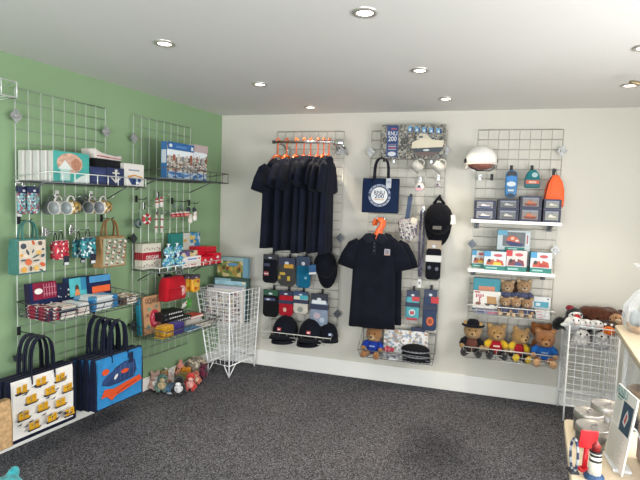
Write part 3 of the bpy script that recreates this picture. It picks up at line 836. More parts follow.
for (x, y, d, bd, ins, ptn, lb) in mugs:
    u, z = LF.uz(x, y, d)
    M, a = mugrot(LF, (-.96, -.26, -.06))
    aw = Matrix.Rotation(LF.rz, 3, 'Z') @ a
    mug(LF.loc(u, d, z)-aw*.088, M.to_euler(), lb, bd, ins, 'mugs hanging on the green wall', ptn)
for (x, y, wht, tg) in ((52, 199, 'left', True), (87, 199, 'right', True)):
    u, z = LF.uz(x+2, y, .1); hook(LF, u+.05, z+.012, .22, 'steel hook carrying the %s trio of mugs' % wht, tg)

# tote bags and purses of the third row
def shells(pr):
    cols = ['#4a5360', '#e2673a', '#6d625c', '#edb04a', '#5b6770', '#efc46a', '#e97a4b', '#46606a']
    pr.r(0, 0, 1, 1, cloth('#efe3cf'))
    S = [(.16, .83, .11, .09, 0), (.52, .92, .05, .08, 1), (.78, .9, .09, .07, 2), (.08, .55, .06, .05, 3), (.3, .64, .04, .1, 0), (.5, .66, .03, .07, 4), (.72, .6, .1, .08, 5), (.88, .7, .05, .04, 4), (.32, .33, .13, .1, 6), (.62, .36, .12, .03, 4), (.86, .5, .08, .05, 7),
         (.15, .1, .1, .09, 3), (.4, .12, .05, .08, 2), (.6, .12, .09, .09, 5), (.84, .22, .11, .06, 1), (.12, .4, .1, .03, 4), (.58, .5, .14, .025, 7), (.78, .04, .08, .03, 4)]
    for i, (x, y, a, b, c) in enumerate(S): pr.e(x, y, a, b, C(cols[c]), .5*math.sin(i*2.1))
u0, zt = LF.uz(16, 239.5, .17); u1, zb = LF.uz(48, 272, .17); zh = LF.uz(30, 221, .14)[1]
tote(LF, (u0+u1)/2, .128, zt, u1-u0, zt-zb, zh, 'small teal-sided tote bag printed with orange and grey shells', cloth('#4f8a80'), cloth('#5b948a'), lambda pr: shells(PR(pr.mb, pr.w*.93, pr.h*.95, pr.y, 0, pr.z0+.004)), cloth('#4f8a80'), .07, hw=.24, rz=R(4))
hook(LF, (u0+u1)/2, zh+.002, .12, 'dark hook holding the shell-printed tote bag', True, True)
def puffins(pr):
    pr.r(0, 0, 1, 1, cloth('#b7c0a4'))
    k = 0
    for j in range(5):
        for i in range(4):
            x, y = .14+.24*i, .1+.2*j; k += 1
            if (i+j) % 2: pr.e(x, y, .06, .075, C('#f0ede2')); pr.e(x+.03, y+.05, .035, .03, C('#2a2c33')); pr.r(x-.06, y-.08, x+.05, y-.06, C('#d56a45'))
            else: pr.r(x-.06, y-.05, x+.05, y+.0, C('#c8553d')); pr.r(x-.06, y+.01, x+.05, y+.05, C('#efe9dc')); pr.e(x+.04, y-.05, .03, .025, C('#3b5568'))
u0, zt = LF.uz(99.5, 237, .16); u1, zb = LF.uz(125.5, 265.5, .16); zh = LF.uz(109, 219, .13)[1]
tote(LF, (u0+u1)/2+.004, .125, zt, u1-u0, zt-zb, zh, 'small jute tote bag printed with rows of puffins and lighthouses', cloth('#b08a5c'), cloth('#b89468'), lambda pr: puffins(PR(pr.mb, pr.w*.9, pr.h*.92, pr.y, 0, pr.z0+.006)), cloth('#a98457'), .07, hw=.24, rz=R(3))
hook(LF, (u0+u1)/2, zh+.002, .12, 'dark hook holding the puffin tote bag', False, True)
m_redp, m_tealp = pat(['#c4223b', '#c4223b', '#e8d8d4', '#b51c35', '#c4223b', '#7c1528'], 90), pat(['#2a8791', '#1d6f7c', '#2a8791', '#e5eeee', '#37a0a6', '#123e54'], 80)
def purse(W, x0, x1, y0, y1, d, lb, m, group, tagged=None):
    u0, zt = W.uz(x0, y0, d); u1, zb = W.uz(x1, y1, d); w, h = u1-u0, zt-zb
    t = thing('zip_purse', lb, 'purse', W.loc((u0+u1)/2, d, zt), W.rz, group)
    MB(m).prism([(-w/2, 0), (w/2, 0), (w/2*1.02, -h*.85), (w*.38, -h), (-w*.38, -h), (-w/2*1.02, -h*.85)], -.014, .014, .008).obj('purse_body', t)
    MB(m_hook).box((0, 0, .002), (w*.9, .012, .008), .002).obj('zip', t)
    MB(m_hook_dk).tube([(-w*.2, 0, .004), (-w*.15, 0, .04), (0, 0, .055), (w*.1, 0, .03), (w*.12, 0, .004)], .003, 5).obj('strap', t)
    if tagged: MB(C('#1d2338')).box((w*.2, -.02, -h*1.05), (w*.4, .003, h*.5), .001, rot=(0, R(8), 0)).m(C('#dfe2e4')).rect(w*.05, -h*1.28, w*.36, -h*1.14, -.0216).obj('swing_tag', t)
    hook(W, (u0+u1)/2, zt+.05, d-.045, 'steel hook holding the '+lb.split(',')[0].split(' hanging')[0]+(', rear one' if 'rear' in lb or 'behind' in lb else ', front one'), False)
    return t
purse(LF, 51, 60, 242, 259, .13, 'red spotted zip purse, rear one of the pair right of the shell bag', m_redp, 'red spotted purses')
purse(LF, 54.5, 68, 241, 259, .21, 'red spotted zip purse, front one of the pair, with its tag hanging below', m_redp, 'red spotted purses', True)
purse(LF, 73, 84, 240, 257, .12, 'teal printed zip purse, rear one of the pair left of the puffin tote', m_tealp, 'teal printed purses', True)
purse(LF, 81, 95, 238, 257, .20, 'teal printed zip purse, front one of the pair left of the puffin tote', m_tealp, 'teal printed purses', True)

# basket of tea towels
zb0 = .807
def upright(W, x0, x1, y0, d, dep, lb, base, fn, name='tea_towel', cat='towel', z=zb0, tilt=R(-6), group=None):
    return cpx(W, x0, x1, y0, z, d, dep, lb, base, fn, name, cat, group, tilt=tilt, bev=.004)
def marks(pr, cols, n, seed):
    r = random.Random(seed)
    for i in range(n):
        x, y = r.uniform(.1, .85), r.uniform(.1, .85); pr.r(x, y, x+r.uniform(.05, .13), y+r.uniform(.02, .06), C(r.choice(cols)))
def maroon(pr):
    pr.r(0, 0, 1, 1, cloth('#1f2852')); pr.r(.12, .48, 1, 1, cloth('#8a2140'))
    for i in range(5): pr.r(.5+.1*i, .55, .53+.1*i, .95, C('#c4798c'))
    pr.r(.5, .62, .98, .645, C('#c4798c')); pr.r(.5, .82, .98, .845, C('#c4798c')); pr.e(.3, .74, .15, .09, C('#f1eee9')); pr.e(.4, .3, .08, .04, C('#cfd4dd')); pr.p([(.6, .2), (.72, .36), (.78, .34), (.66, .18)], C('#e6e8ea')); pr.r(.38, .1, .58, .16, C('#9aa4bd'))
upright(LF, 31, 58, 283, .17, .05, 'maroon and navy wrapped tea towel standing at the left of the towel basket', cloth('#2a2440'), maroon)
def navyw(pr):
    pr.r(0, 0, 1, 1, cloth('#1b2340')); marks(pr, ['#cfd5e0', '#8b93a8', '#c8b9a0'], 9, 4)
upright(LF, 57.5, 71, 284, .17, .05, 'navy wrapped tea towel with white drawings, between the maroon and the turquoise ones', cloth('#1b2340'), navyw)
def dog(pr):
    pr.r(0, .0, 1, 1, cloth('#1c2748')); pr.r(.06, .38, .96, .97, cloth('#58bcc4')); pr.r(.62, .55, .96, .97, C('#2f86ad')); pr.e(.42, .62, .1, .14, C('#4a3426')); pr.p([(.28, .4), (.56, .4), (.5, .6), (.36, .6)], C('#d98a52')); pr.e(.5, .25, .1, .06, C('#e8ebee'))
upright(LF, 69.5, 89.5, 277.5, .17, .05, 'turquoise wrapped tea towel with a small brown dog picture', cloth('#22406a'), dog)
def orangeband(pr):
    pr.r(0, 0, 1, 1, cloth('#1c274e')); pr.r(0, .78, 1, 1, cloth('#4f95c9')); pr.r(.1, .42, .95, .64, C('#e5632e')); pr.e(.3, .2, .12, .06, C('#9fb0c8')); pr.e(.75, .16, .1, .07, C('#e9ecef'))
upright(LF, 91, 112, 276, .20, .08, 'navy wrapped tea towel with an orange band and blue top', cloth('#1c274e'), orangeband)
m_tw = pat(['#e8e6df', '#e2dfd8', '#e8e6df', '#cfc9c4', '#e3c9c6', '#3b3f52'], 40, stretch=(1, 1, 3))
m_tb = pat(['#4f9ed0', '#e6eaec', '#dfe7ea', '#79b6dc', '#e9ecec', '#2f7fb8'], 16)
m_tr = pat(['#9c2a44', '#e4d8d2', '#2a2a48', '#9c2a44', '#e9e3dd', '#6d1d38'], 45)
m_tn = cloth('#1d2440')
m_tbr = pat(['#6d5647', '#e7e2d8', '#8d7460', '#e9e5dc', '#d9d2c6', '#4a3c34'], 30)
def towels(x0, x1, d, dep, z, hs, mats_, lbs, group, rz=0.):
    for i, (h, m, lb) in enumerate(zip(hs, mats_, lbs)):
        u0, u1 = LF.uz(x0, 310, d+dep/2)[0], LF.uz(x1, 310, d+dep/2)[0]
        folded(LF, (u0+u1)/2, d, z, (u1-u0)-.004*i, dep, h, lb, m, 2, rz+.02*(i % 2), group=group)
        z += h+.001
fl = 'folded tea towels lying in the basket'
O5 = ['bottom of', 'second in', 'third in', 'fourth in', 'top of']
towels(47, 60, .25, .19, zb0, [.017]*4, [m_tr, m_tr, m_tr, m_tr], ['red and navy checked folded towel, %s the leftmost basket stack' % ['bottom of', 'second in', 'third in', 'top of'][i] for i in range(4)], fl)
towels(61, 77, .27, .16, zb0, [.016]*4, [m_tw, m_tw, m_tn, m_tw], ['white folded towel, bottom of the stack in front of the navy wrapped towel', 'white folded towel, second in the stack in front of the navy wrapped towel', 'navy folded towel between white ones in the basket', 'white folded towel, top of the stack in front of the navy wrapped towel'], fl)
towels(78, 90, .27, .16, zb0, [.016]*4, [m_tw, m_tw, m_tw, m_tb], ['white folded towel, bottom of the stack under the bright blue fold', 'white folded towel, second in the stack under the bright blue fold', 'white folded towel, third in the stack under the bright blue fold', 'bright blue and white folded towel in front of the turquoise one'], fl)
towels(91, 119, .25, .17, zb0, [.019]*4, [m_tb]*4, ['blue and white folded towel, %s the tall stack right of centre in the basket' % ['bottom of', 'second in', 'third in', 'top of'][i] for i in range(4)], fl, R(4))
towels(120, 139, .26, .15, zb0, [.017]*3, [m_tbr]*3, ['brown and white folded towel, %s the short rightmost basket stack' % ['bottom of', 'middle of', 'top of'][i] for i in range(3)], fl)

# big bags near the floor
m_nvy = cloth('#151b33')
def boats(pr):
    pr.r(0, 0, 1, 1, mat('#e4e2de', .9, var=.04, bump=.2, bscale=140)); r = random.Random(5)
    S = [(.14, .86), (.44, .90), (.76, .86), (.27, .64), (.57, .68), (.87, .62), (.13, .40), (.43, .44), (.72, .40), (.27, .17), (.56, .18), (.86, .16)]
    for (x, y) in S:
        pr.p([(x-.11, y-.035), (x-.09, y-.075), (x+.09, y-.07), (x+.125, y-.025)], C('#141a33')); pr.r(x-.08, y-.035, x-.01, y+.085, C('#f0b71d')); pr.r(x+.006, y-.025, x+.076, y+.10, C('#eaae16')); pr.r(x-.08, y-.045, x+.09, y-.015, C('#dda318')); pr.r(x-.05, y+.03, x-.03, y+.05, C('#8d6a1a')); pr.r(x+.03, y+.04, x+.05, y+.06, C('#8d6a1a'))
    for i in range(15):
        x, y = r.uniform(.05, .9), r.uniform(.05, .95); pr.p([(x, y), (x+.09, y+.035), (x+.065, y-.005)], C('#2a2f4c'))
u0, zt = LF.uz(7, 383, .27); u1, _ = LF.uz(76, 360, .27); zb = LF.uz(12, 446, .27)[1]; zh = LF.uz(38, 337, .24)[1]
uc, w, h = (u0+u1)/2, u1-u0, zt-zb
for i in range(3):
    tote(LF, uc-.004*i, .253-.045*i, zt-.004*i, w, h, zh+.002*i, ['large white tote bag printed with yellow boats, front one of three', 'large white tote bag with yellow boats, middle one, mostly hidden', 'large white tote bag with yellow boats, hindmost one nearest the wall'][i], m_nvy, mat('#e4e2de', .9, var=.04, bump=.2, bscale=140), (lambda pr: boats(PR(pr.mb, pr.w*.92, pr.h*.90, pr.y, 0, pr.z0+.016))) if i < 2 else None, m_nvy, .034, group='large tote bags with yellow boats', hw=.165, sw=.036, inset=.03)
hook(LF, uc, zh+.004, .23, 'dark hook carrying the tote bags with yellow boats', False, True)
def lobster(pr):
    pr.r(0, 0, 1, 1, cloth('#3793d4')); pr = PR(pr.mb, pr.w*1.12, pr.h*1.18, pr.y-.0007, -pr.w*.03, pr.z0-pr.h*.02); bl, og = C('#27406f'), C('#e8592b')
    pr.p([(.16, .42), (.26, .52), (.42, .66), (.6, .72), (.82, .70), (.86, .5), (.8, .38), (.55, .36), (.3, .36)], bl)
    pr.e(.3, .52, .16, .06, C('#2f4c82'), .5); pr.e(.62, .6, .18, .1, C('#334f86'), .2)
    for i in range(5): pr.r(.42+.09*i, .40, .425+.09*i, .68, C('#6d8fc0'))
    pr.e(.22, .64, .07, .055, og); pr.e(.6, .55, .08, .04, og); pr.e(.42, .5, .05, .03, C('#e9eef2'), .8)
    pr.p([(.13, .2), (.2, .34), (.38, .3), (.6, .34), (.92, .38), (.96, .28), (.7, .22), (.42, .16), (.34, .1), (.24, .2)], og); pr.p([(.42, .2), (.6, .27), (.84, .31), (.84, .29), (.6, .24), (.43, .18)], C('#b53d1c'))
u0, zt = LF.uz(95, 361, .30); u1, _ = LF.uz(143, 345, .30); zb = LF.uz(94, 414, .30)[1]; zh = LF.uz(119, 319, .25)[1]
uc, w, h = (u0+u1)/2, u1-u0, zt-zb
for i in range(4):
    tote(LF, uc-.008*i, .275-.056*i, zt-.005*i, w, h, zh+.003*i, ['large bright blue tote bag with an orange and navy sea creature, front one of four', 'large navy-sided blue tote bag directly behind the front one', 'large navy-sided blue tote bag, third from the front', 'large navy-sided blue tote bag, hindmost one nearest the wall'][i], cloth('#17203d'), cloth('#3a93d2') if i < 2 else cloth('#2c75b4'), (lambda pr: lobster(PR(pr.mb, pr.w*.97, pr.h*.98, pr.y, 0, pr.z0+.003))) if i == 0 else None, cloth('#161e3a'), .05, group='large blue tote bags', hw=.165, sw=.036, inset=.012, tagm=C('#1b2648') if i == 0 else None)
hook(LF, uc, zh+.004, .25, 'dark hook carrying the large blue tote bags', False, True)
u1_, zt = LF.uz(11, 399, .45); zb = LF.uz(12, 446, .45)[1]
tote(LF, u1_-.15, .43, zt, .30, zt-zb, zt+.2, 'brown woven jute bag cut off by the left edge of the picture', cloth('#a98a62'), mat('#b08f66', .9, var=.3, scale=60), None, cloth('#8d6f4a'), .06)
hook(LF, u1_-.15, zt+.202, .39, 'dark hook holding the brown jute bag outside the picture', False, True)
p = onz(1, 478, .29)
plush((p.x, p.y, 0), PI/2, 'turquoise fluffy soft toy on the floor at the bottom left corner', [('body', '#3aa9b4', [((0, 0, .10), (.10, .10, .10)), ((0, -.02, .215), (.085, .08, .08)), ((-.07, -.06, .05), (.05, .06, .05)), ((.07, -.06, .05), (.05, .06, .05)), ((-.06, 0, .28), (.03, .02, .03)), ((.06, 0, .28), (.03, .02, .03))]), ('eye', '#101010', [((-.03, -.095, .23), (.01, .008, .01)), ((.03, -.095, .23), (.01, .008, .01))])])

# ================================================================== GREEN WALL, panel nearest the corner
def harbour(pr, seed=0, top='#2f6cae'):
    pr.r(0, 0, 1, 1, pat(['#d9d6cf', '#8a8378', '#5d5750', '#c9b9a4', '#9a5b48', '#e6e4df', '#6f7f8c', '#b3a892'], 60, stretch=(1, 1, 1.6), w=seed))
    pr.r(0, 0, 1, .2, pat(['#5b8fc4', '#9fbfdd', '#3f6ea8', '#c9d8e6'], 45, stretch=(.6, 1, 1.6), w=seed)); pr.r(0, .62, 1, .8, mat('#dfe6ea', .5, var=.1, scale=12))
    for i in range(6): pr.r(.05+.16*i, .5, .14+.16*i, .64+.03*(i % 3), C(['#cfc9bf', '#a8604a', '#e4e0d6', '#8a8f94'][i % 4])); pr.r(.08+.15*i, .2, .085+.15*i, .5, C('#f0f0ee'))
    if top: pr.r(0, .8, 1, 1, C(top)); pr.e(.1, .9, .06, .05, C('#dfe8f2')); pr.r(.3, .86, .7, .92, C('#5f93cf')); pr.r(.88, .84, .97, .94, C('#f0f4f8'))
def pside(mb, w, dep, h):
    mb.m(C('#3f78b4')).add([(-w/2-.0005, dep/2, 0), (-w/2-.0005, -dep/2, 0), (-w/2-.0005, -dep/2, h), (-w/2-.0005, dep/2, h)], [(0, 1, 2, 3)])
    mb.m(C('#d9e2ea')).add([(-w/2-.001, dep/2*.8, h*.42), (-w/2-.001, -dep/2*.8, h*.42), (-w/2-.001, -dep/2*.8, h*.78), (-w/2-.001, dep/2*.8, h*.78)], [(0, 1, 2, 3)])
cpx(LF, 167, 193, 143.5, Z2, .30, .055, 'jigsaw box with a blue top band and harbour photograph, near the corner', C('#3f78b4'), harbour, 'jigsaw_box', side=pside)
cpx(LF, 193.3, 207, 145.5, Z2, .285, .05, 'pale jigsaw box with a village picture and red dots, right of the blue-banded harbour jigsaw', C('#e4dfdc'), lambda pr: (harbour(pr, 3, None), pr.r(0, .8, 1, 1, C('#cdb9b8')), [pr.e(.92, .1+.1*i, .03, .015, C('#b03a44')) for i in range(8)]), 'jigsaw_box')

# ornaments
def orn(name, lb, x, y, d, fn, cat='ornament', group='small ornaments on hooks'):
    u, z = LF.uz(x, y, d); t = thing(name, lb, cat, LF.loc(u, d, z), LF.rz, group); fn(t)
    return u, z
def string(t, z0, z1): MB(m_hook_dk).tube([(0, 0, z0), (0, 0, z1)], .0015, 5).obj('hanging_loop', t)
def roundorn(c1, c2, r):
    def f(t):
        MB(mat(c1, .4, var=.3, scale=60)).ell((0, 0, 0), (r, r*.45, r), None, 18, 10).obj('disc', t)
        MB(mat(c2, .4)).tube([(r*.6*math.cos(a), -r*.42, r*.6*math.sin(a)) for a in [2*PI*i/16 for i in range(16)]], .003, 5, True).obj('rope_ring', t); string(t, r, r+.05)
    return f
def ringorn(t):
    r = .030
    g = MB(mat('#b02733', .4)); g.tube([(r*math.cos(a), 0, r*math.sin(a)) for a in [2*PI*i/20 for i in range(20)]], .011, 8, True).obj('ring', t)
    for a in (.8, 2.4, 3.9, 5.5): MB(C('#e9e4de')).ell((r*math.cos(a), 0, r*math.sin(a)), (.013, .013, .013), None, 10, 7).obj('rope_band', t)
    string(t, r+.008, r+.05)
def lhouse(t, h=.075, red='#c23038'):
    MB(C('#efeae2')).lathe([(.0001, -h/2), (h*.2, -h/2), (h*.15, h*.3), (.0001, h*.3)], 14).obj('tower', t)
    for z in (-.3, 0.0): MB(C(red)).lathe([(h*(.185-.03*(z+.3)), h*z), (h*(.176-.03*(z+.3)), h*(z+.13))], 14).obj('red_band', t)
    MB(C(red)).lathe([(h*.17, h*.3), (h*.14, h*.38), (h*.08, h*.48), (.0001, h*.55)], 14).obj('lantern_roof', t); string(t, h*.55, h*.55+.03)
def longlh(t):
    h = .13
    MB(C('#e9e6dd')).lathe([(.0001, -h/2), (.011, -h/2), (.008, h/2), (.0001, h/2+.01)], 12).obj('tower', t)
    for z in (-.03, .03): MB(C('#b33a40')).lathe([(.0105, z), (.010, z+.012)], 12).obj('red_band', t)
    string(t, h/2, h/2+.03)
def boat(c):
    def f(t):
        MB(mat(c, .4)).prism([(-.03, .012), (.03, .012), (.020, -.014), (-.020, -.014)], -.010, .010, .003).obj('hull', t)
        MB(C('#ece8e0')).box((0, 0, .018), (.045, .016, .012), .002).obj('cabin', t)
        MB(C('#e6dcd4')).prism([(-.027, .0), (.027, .0), (.025, -.006), (-.025, -.006)], -.0115, -.0105).obj('stripe', t); string(t, .02, .06)
    return f
def bird(c1):
    def f(t):
        MB(mat(c1, .5)).ell((0, 0, .0), (.020, .018, .030), None, 14, 9).ell((0, -.004, .035), (.017, .017, .017), None, 12, 8).obj('body', t)
        MB(C('#efeae0')).ell((0, -.009, -.006), (.013, .012, .021), None, 12, 8).obj('belly', t)
        MB(C('#d98a3a')).lathe([(.005, 0), (.0001, .014)], 8, (0, -.02, .035), Matrix.Rotation(R(90), 4, 'X')).obj('beak', t); string(t, .05, .075)
    return f
OL = [('hanging_ornament', 'dark green round hanging ornament, leftmost beside the red ring', 138.5, 223.5, .12, roundorn('#3c4f4a', '#8d978f', .036)),
      ('hanging_ornament', 'red lifebuoy ring ornament with pale bands', 146.8, 219, .14, ringorn),
      ('lighthouse_ornament', 'small red and white lighthouse ornament, left of the close pair', 157, 203, .13, lhouse), ('lighthouse_ornament', 'small red and white lighthouse ornament, right of the close pair', 161.5, 202, .16, lhouse),
      ('lighthouse_ornament', 'tall slim white lighthouse ornament, left one under the red and white pair', 156.3, 224, .12, longlh), ('lighthouse_ornament', 'tall slim white lighthouse ornament, right one under the red and white pair', 161.8, 224, .12, longlh),
      ('boat_ornament', 'red and white boat ornament, leftmost of the row of four', 174, 215.5, .11, boat('#b9313a')), ('boat_ornament', 'red and white boat ornament, second from the left in the row of four', 178.5, 215, .14, boat('#c23a3e')),
      ('boat_ornament', 'red and white boat ornament, third from the left in the row of four', 182.5, 214.7, .17, boat('#b5303a')), ('boat_ornament', 'red and white boat ornament, rightmost of the row of four', 186.5, 214.5, .20, boat('#cc5048')),
      ('hanging_ornament', 'dark blue round ornament, left of the pair above the white birds', 188.5, 209.5, .11, roundorn('#232a33', '#49525c', .022)), ('hanging_ornament', 'dark blue round ornament, right of the pair above the white birds', 194.2, 210, .13, roundorn('#252c36', '#49525c', .022)),
      ('bird_ornament', 'white bird ornament hanging at the right edge of the panel, left of the two', 190.2, 220, .12, bird('#d9d2c8')), ('bird_ornament', 'white bird ornament hanging at the right edge of the panel, right of the two', 194.8, 217.5, .14, bird('#e8e2d8'))]
for o in OL:
    u, z = orn(*o)
for (x, y, ln, lb) in ((138.3, 199, .10, 'dark hook above the green round ornament'), (146, 206, .1, 'steel hook above the red ring ornament'), (160, 195, .12, 'steel hook above the red and white lighthouse pair'), (159, 213, .09, 'steel hook above the tall slim lighthouses'), (174, 201, .17, 'dark hook above the row of boat ornaments'), (191, 203, .10, 'steel hook above the dark round ornaments')):
    u, z = LF.uz(x, y, .07); hook(LF, u, z, ln, lb, False, 'dark' in lb)
for (x, y, lb) in ((174, 205, 'dark green hanging ornament behind the row of boats'), (181, 206, 'dark slim ornament with a silver loop behind the row of boats')):
    orn('hanging_ornament', lb, x, y+1, .09, roundorn('#2f4a47', '#9aa5a3', .017))

# shelf of paper craft boxes
def origami(pr):
    pr.r(0, 0, 1, 1, C('#ece6d6')); pr.r(0, .36, 1, .66, C('#b51f35')); pr.t('ORIGAMI', .52, .45, .21, C('#fbf6ee'), sx=.80)
    r = random.Random(3)
    for i in range(7):
        for (v0, v1) in ((.72, .9), (.06, .28)):
            x, y = .06+.13*i, r.uniform(v0, v1-.06); pr.p([(x, y), (x+.06, y+.01), (x+.03, y+.07)], C(r.choice(['#b8323f', '#8d3039', '#cf6b4a', '#3c3a44'])))
def oside(mb, w, dep, h):
    for (z0, z1, c) in ((.36, .66, '#b51f35'),): mb.m(C(c)).add([(-w/2-.0006, dep/2, h*z0), (-w/2-.0006, -dep/2, h*z0), (-w/2-.0006, -dep/2, h*z1), (-w/2-.0006, dep/2, h*z1)], [(0, 1, 2, 3)])
u0, zt = LF.uz(142.5, 244.3, .125); u1 = LF.uz(161, 244.3, .125)[0]
for i in range(4):
    carton(LF, u0, u1, Z3, zt-Z3, .125-.0195*i, .0185, 'red and white origami box, '+['front one with its cover in view', 'second behind the front cover', 'third behind the front cover', 'hindmost one against the wall'][i], C('#e6dfce'), origami if i == 0 else None, 'craft_box', 'box', 'red and white origami boxes', side=oside)
m_bub = pat(['#4fa3cf', '#cfe6ee', '#2f7fb5', '#e6f1f3', '#7cc0a8', '#8fc9e0', '#3c92c4'], 75, rough=.2)
for (x, y, d, lb) in ((167, 263, .25, 'net pack of blue glass pebbles, lower left of the four'), (178, 261.5, .26, 'net pack of blue glass pebbles, lower right of the four'), (168.5, 252, .22, 'net pack of blue and green glass pebbles, upper left of the four'), (177, 251, .22, 'net pack of blue glass pebbles, upper right of the four')):
    u, z = LF.uz(x, y, d); t = thing('pebble_pack', lb, 'pack', LF.loc(u, d, z), LF.rz, 'packs of blue glass pebbles')
    g = MB(m_bub); g.ell((0, 0, 0), (.042, .03, .040), None, 14, 9, bumpy=.10)
    for k in range(16):
        a = rnd.uniform(0, 2*PI); b_ = rnd.uniform(-1, 1); g.ell((.036*math.cos(a)*math.cos(b_), -.02-.008*math.cos(b_), .036*math.sin(a)), .011, None, 8, 6)
    g.obj('pebbles', t)
    MB(mat('#dfeaf0', .1, var=.02)).lathe([(.010, .036), (.004, .046), (.014, .062), (.0001, .055)], 10).obj('tied_top', t)
cpx(LF, 172, 200, 233, Z3, .10, .045, 'teal boxed set with blue figures, tallest on the craft shelf', C('#2f8a83'), lambda pr: (pr.r(.38, .2, .62, 1, C('#d9dccf')), pr.r(.62, .2, 1, 1, pat(['#3d86b8', '#cfe0e4', '#5aa0c4', '#e6c85a'], 30)), pr.e(.45, .75, .06, .05, C('#e0b060'))), 'boxed_set')
u0, _ = LF.uz(183, 262, .285); u1 = LF.uz(201, 262, .285)[0]
zs = Z3
for i, (h, lb, c) in enumerate(((.042, 'white boxed craft set with a red stripe, lower of the two small boxes', '#e8e5de'), (.038, 'white boxed craft set with a blue stripe, upper of the two small boxes', '#eae8e4'))):
    carton(LF, u0, u1, zs, h, .285, .12, lb, C(c), (lambda pr: (pr.r(.3, .35, .8, .6, C('#c9525a')), pr.e(.15, .5, .06, .2, C('#e09a9a')))) if i == 0 else (lambda pr: (pr.r(.25, .35, .75, .65, C('#6d8fd0')), pr.e(.88, .5, .06, .2, C('#d86a6a')))), 'boxed_set', group='small white boxed craft sets'); zs += h+.001
carton(LF, u0+.0, u1-.02, zs, .04, .27, .09, 'purple and yellow printed packet lying on the small white boxes', pat(['#4d3f78', '#c9b57a', '#6d5a9a', '#3a2f58', '#d8cba8'], 30), None, 'packet', 'packet', rz=R(5))
m_redb = mat('#c4162a', .35, var=.06)
def redf(pr): pr.r(.1, .1, .9, .9, C('#cf2236')); pr.e(.5, .62, .2, .14, C('#f0e6e2')); pr.r(.2, .2, .8, .3, C('#e9a0a0'))
for (x0, x1, yt, df, dep, lb, z_) in ((197, 206, 246.5, .19, .08, 'red boxed game at the rear left of the red group', Z3), (206.5, 216.5, 246.5, .19, .08, 'red boxed game at the rear right of the red group', Z3), (202.5, 208, 257, .295, .09, 'red boxed game in the front row, leftmost', Z3), (208.4, 214, 256.5, .295, .09, 'red boxed game in the front row, middle one', Z3), (214.4, 221, 253, .295, .09, 'red boxed game in the front row, rightmost and taller', Z3)):
    cpx(LF, x0, x1, yt, z_, df, dep, lb, m_redb, redf if 'front' in lb else None, 'boxed_game', 'box', 'red boxed games')
# red pack and yellow packs under that shelf
u0, zt = LF.uz(161.5, 276, .17); u1, zb = LF.uz(183, 297.5, .17); w, h = u1-u0, zt-zb
t = thing('small_backpack', 'bright red small backpack with a round badge hanging under the craft shelf', 'bag', LF.loc((u0+u1)/2, .17, zb), LF.rz)
MB(cloth('#c81c2c')).prism([(-w*.48, .01), (-w*.4, 0), (w*.4, 0), (w*.48, .01), (w*.47, h*.7), (w*.34, h*.93), (-w*.34, h*.93), (-w*.47, h*.7)], -.045, .045, .02).obj('bag_body', t)
MB(cloth('#b81626')).prism([(-w*.36, h*.08), (w*.2, h*.08), (w*.2, h*.5), (-w*.36, h*.5)], -.056, -.04, .006).obj('front_pocket', t)
g = MB(C('#e8a0a0')).disc(w*.24, h*.36, w*.17, -.0475, 18, h*.2); g.m(C('#f2e9e4')).disc(w*.22, h*.36, w*.1, -.049, 12, h*.06, .4); g.obj('badge', t)
MB(cloth('#17181c')).box((-w*.2, 0, h*.97), (w*.25, .03, h*.12), .006).obj('top_loop', t)
hook(LF, (u0+u1)/2-.02, zt, .11, 'dark hook holding the small red backpack', False, True)
for (x0, x1, d, lb) in ((183.5, 190.5, .15, 'yellow boxed toy hanging under the shelf, left of the two'), (190.8, 198.5, .19, 'yellow boxed toy hanging under the shelf, right of the two')):
    u0, zt = LF.uz(x0, 275.5, d); u1, zb = LF.uz(x1, 291, d)
    pouch(LF, (u0+u1)/2, d, zt, u1-u0, zt-zb, lb, mat('#d99d28', .4, var=.15, scale=40), C('#5b4a58'), lambda pr: (pr.e(.5, .55, .3, .2, C('#efc552')), pr.e(.4, .3, .2, .1, C('#c8642c')), pr.e(.65, .75, .12, .1, C('#c94a3a'))), hh=.24, dep=.04, group='yellow boxed toys')
    hook(LF, (u0+u1)/2, zt, d-.06, 'steel hook holding the %s yellow boxed toy' % ('left' if 'left' in lb else 'right'), False)

# lower basket: books, dominoes, cloths
ZB2 = .487
def oceans(pr):
    pr.r(0, 0, 1, 1, mat('#b48a66', .8, var=.1, scale=40)); pr.t('OCEANS', .5, .86, .2, C('#1d1815'), sx=.58); pr.e(.62, .38, .3, .24, C('#c8304a')); r = random.Random(8)
    for i in range(9):
        a = i*.7; pr.e(.62+.17*math.cos(a), .38+.13*math.sin(a), .05, .04, C(r.choice(['#e58a92', '#a81f3c', '#d65a6c'])))
    pr.e(.3, .66, .08, .05, C('#7fb08c')); pr.e(.72, .7, .07, .04, C('#6f9a86')); pr.e(.2, .5, .06, .05, C('#8d6f52')); pr.e(.2, .2, .07, .06, C('#5f8a8c'))
cpx(LF, 145, 162, 296, ZB2, .135, .022, 'kraft-brown children’s book titled OCEANS with a red coral circle', C('#a67d58'), oceans, 'book', 'book', tilt=R(-5))
u0, zt = LF.uz(139, 299, .09); u1 = LF.uz(152, 299, .09)[0]
carton(LF, u0, u1, ZB2, zt-ZB2, .108, .035, 'thick teal book standing behind the brown OCEANS book', mat('#1f7f9c', .4, var=.06), lambda pr: pr.r(0, 0, 1, 1, C('#2590ae')), 'book', 'book', tilt=R(-5))
carton(LF, -.93, -.76, ZB2, .055, .215, .11, 'closed white carton lying under the black boxed puzzles', C('#cfcac2'), None, 'packet', 'box')
za = ZB2+.056
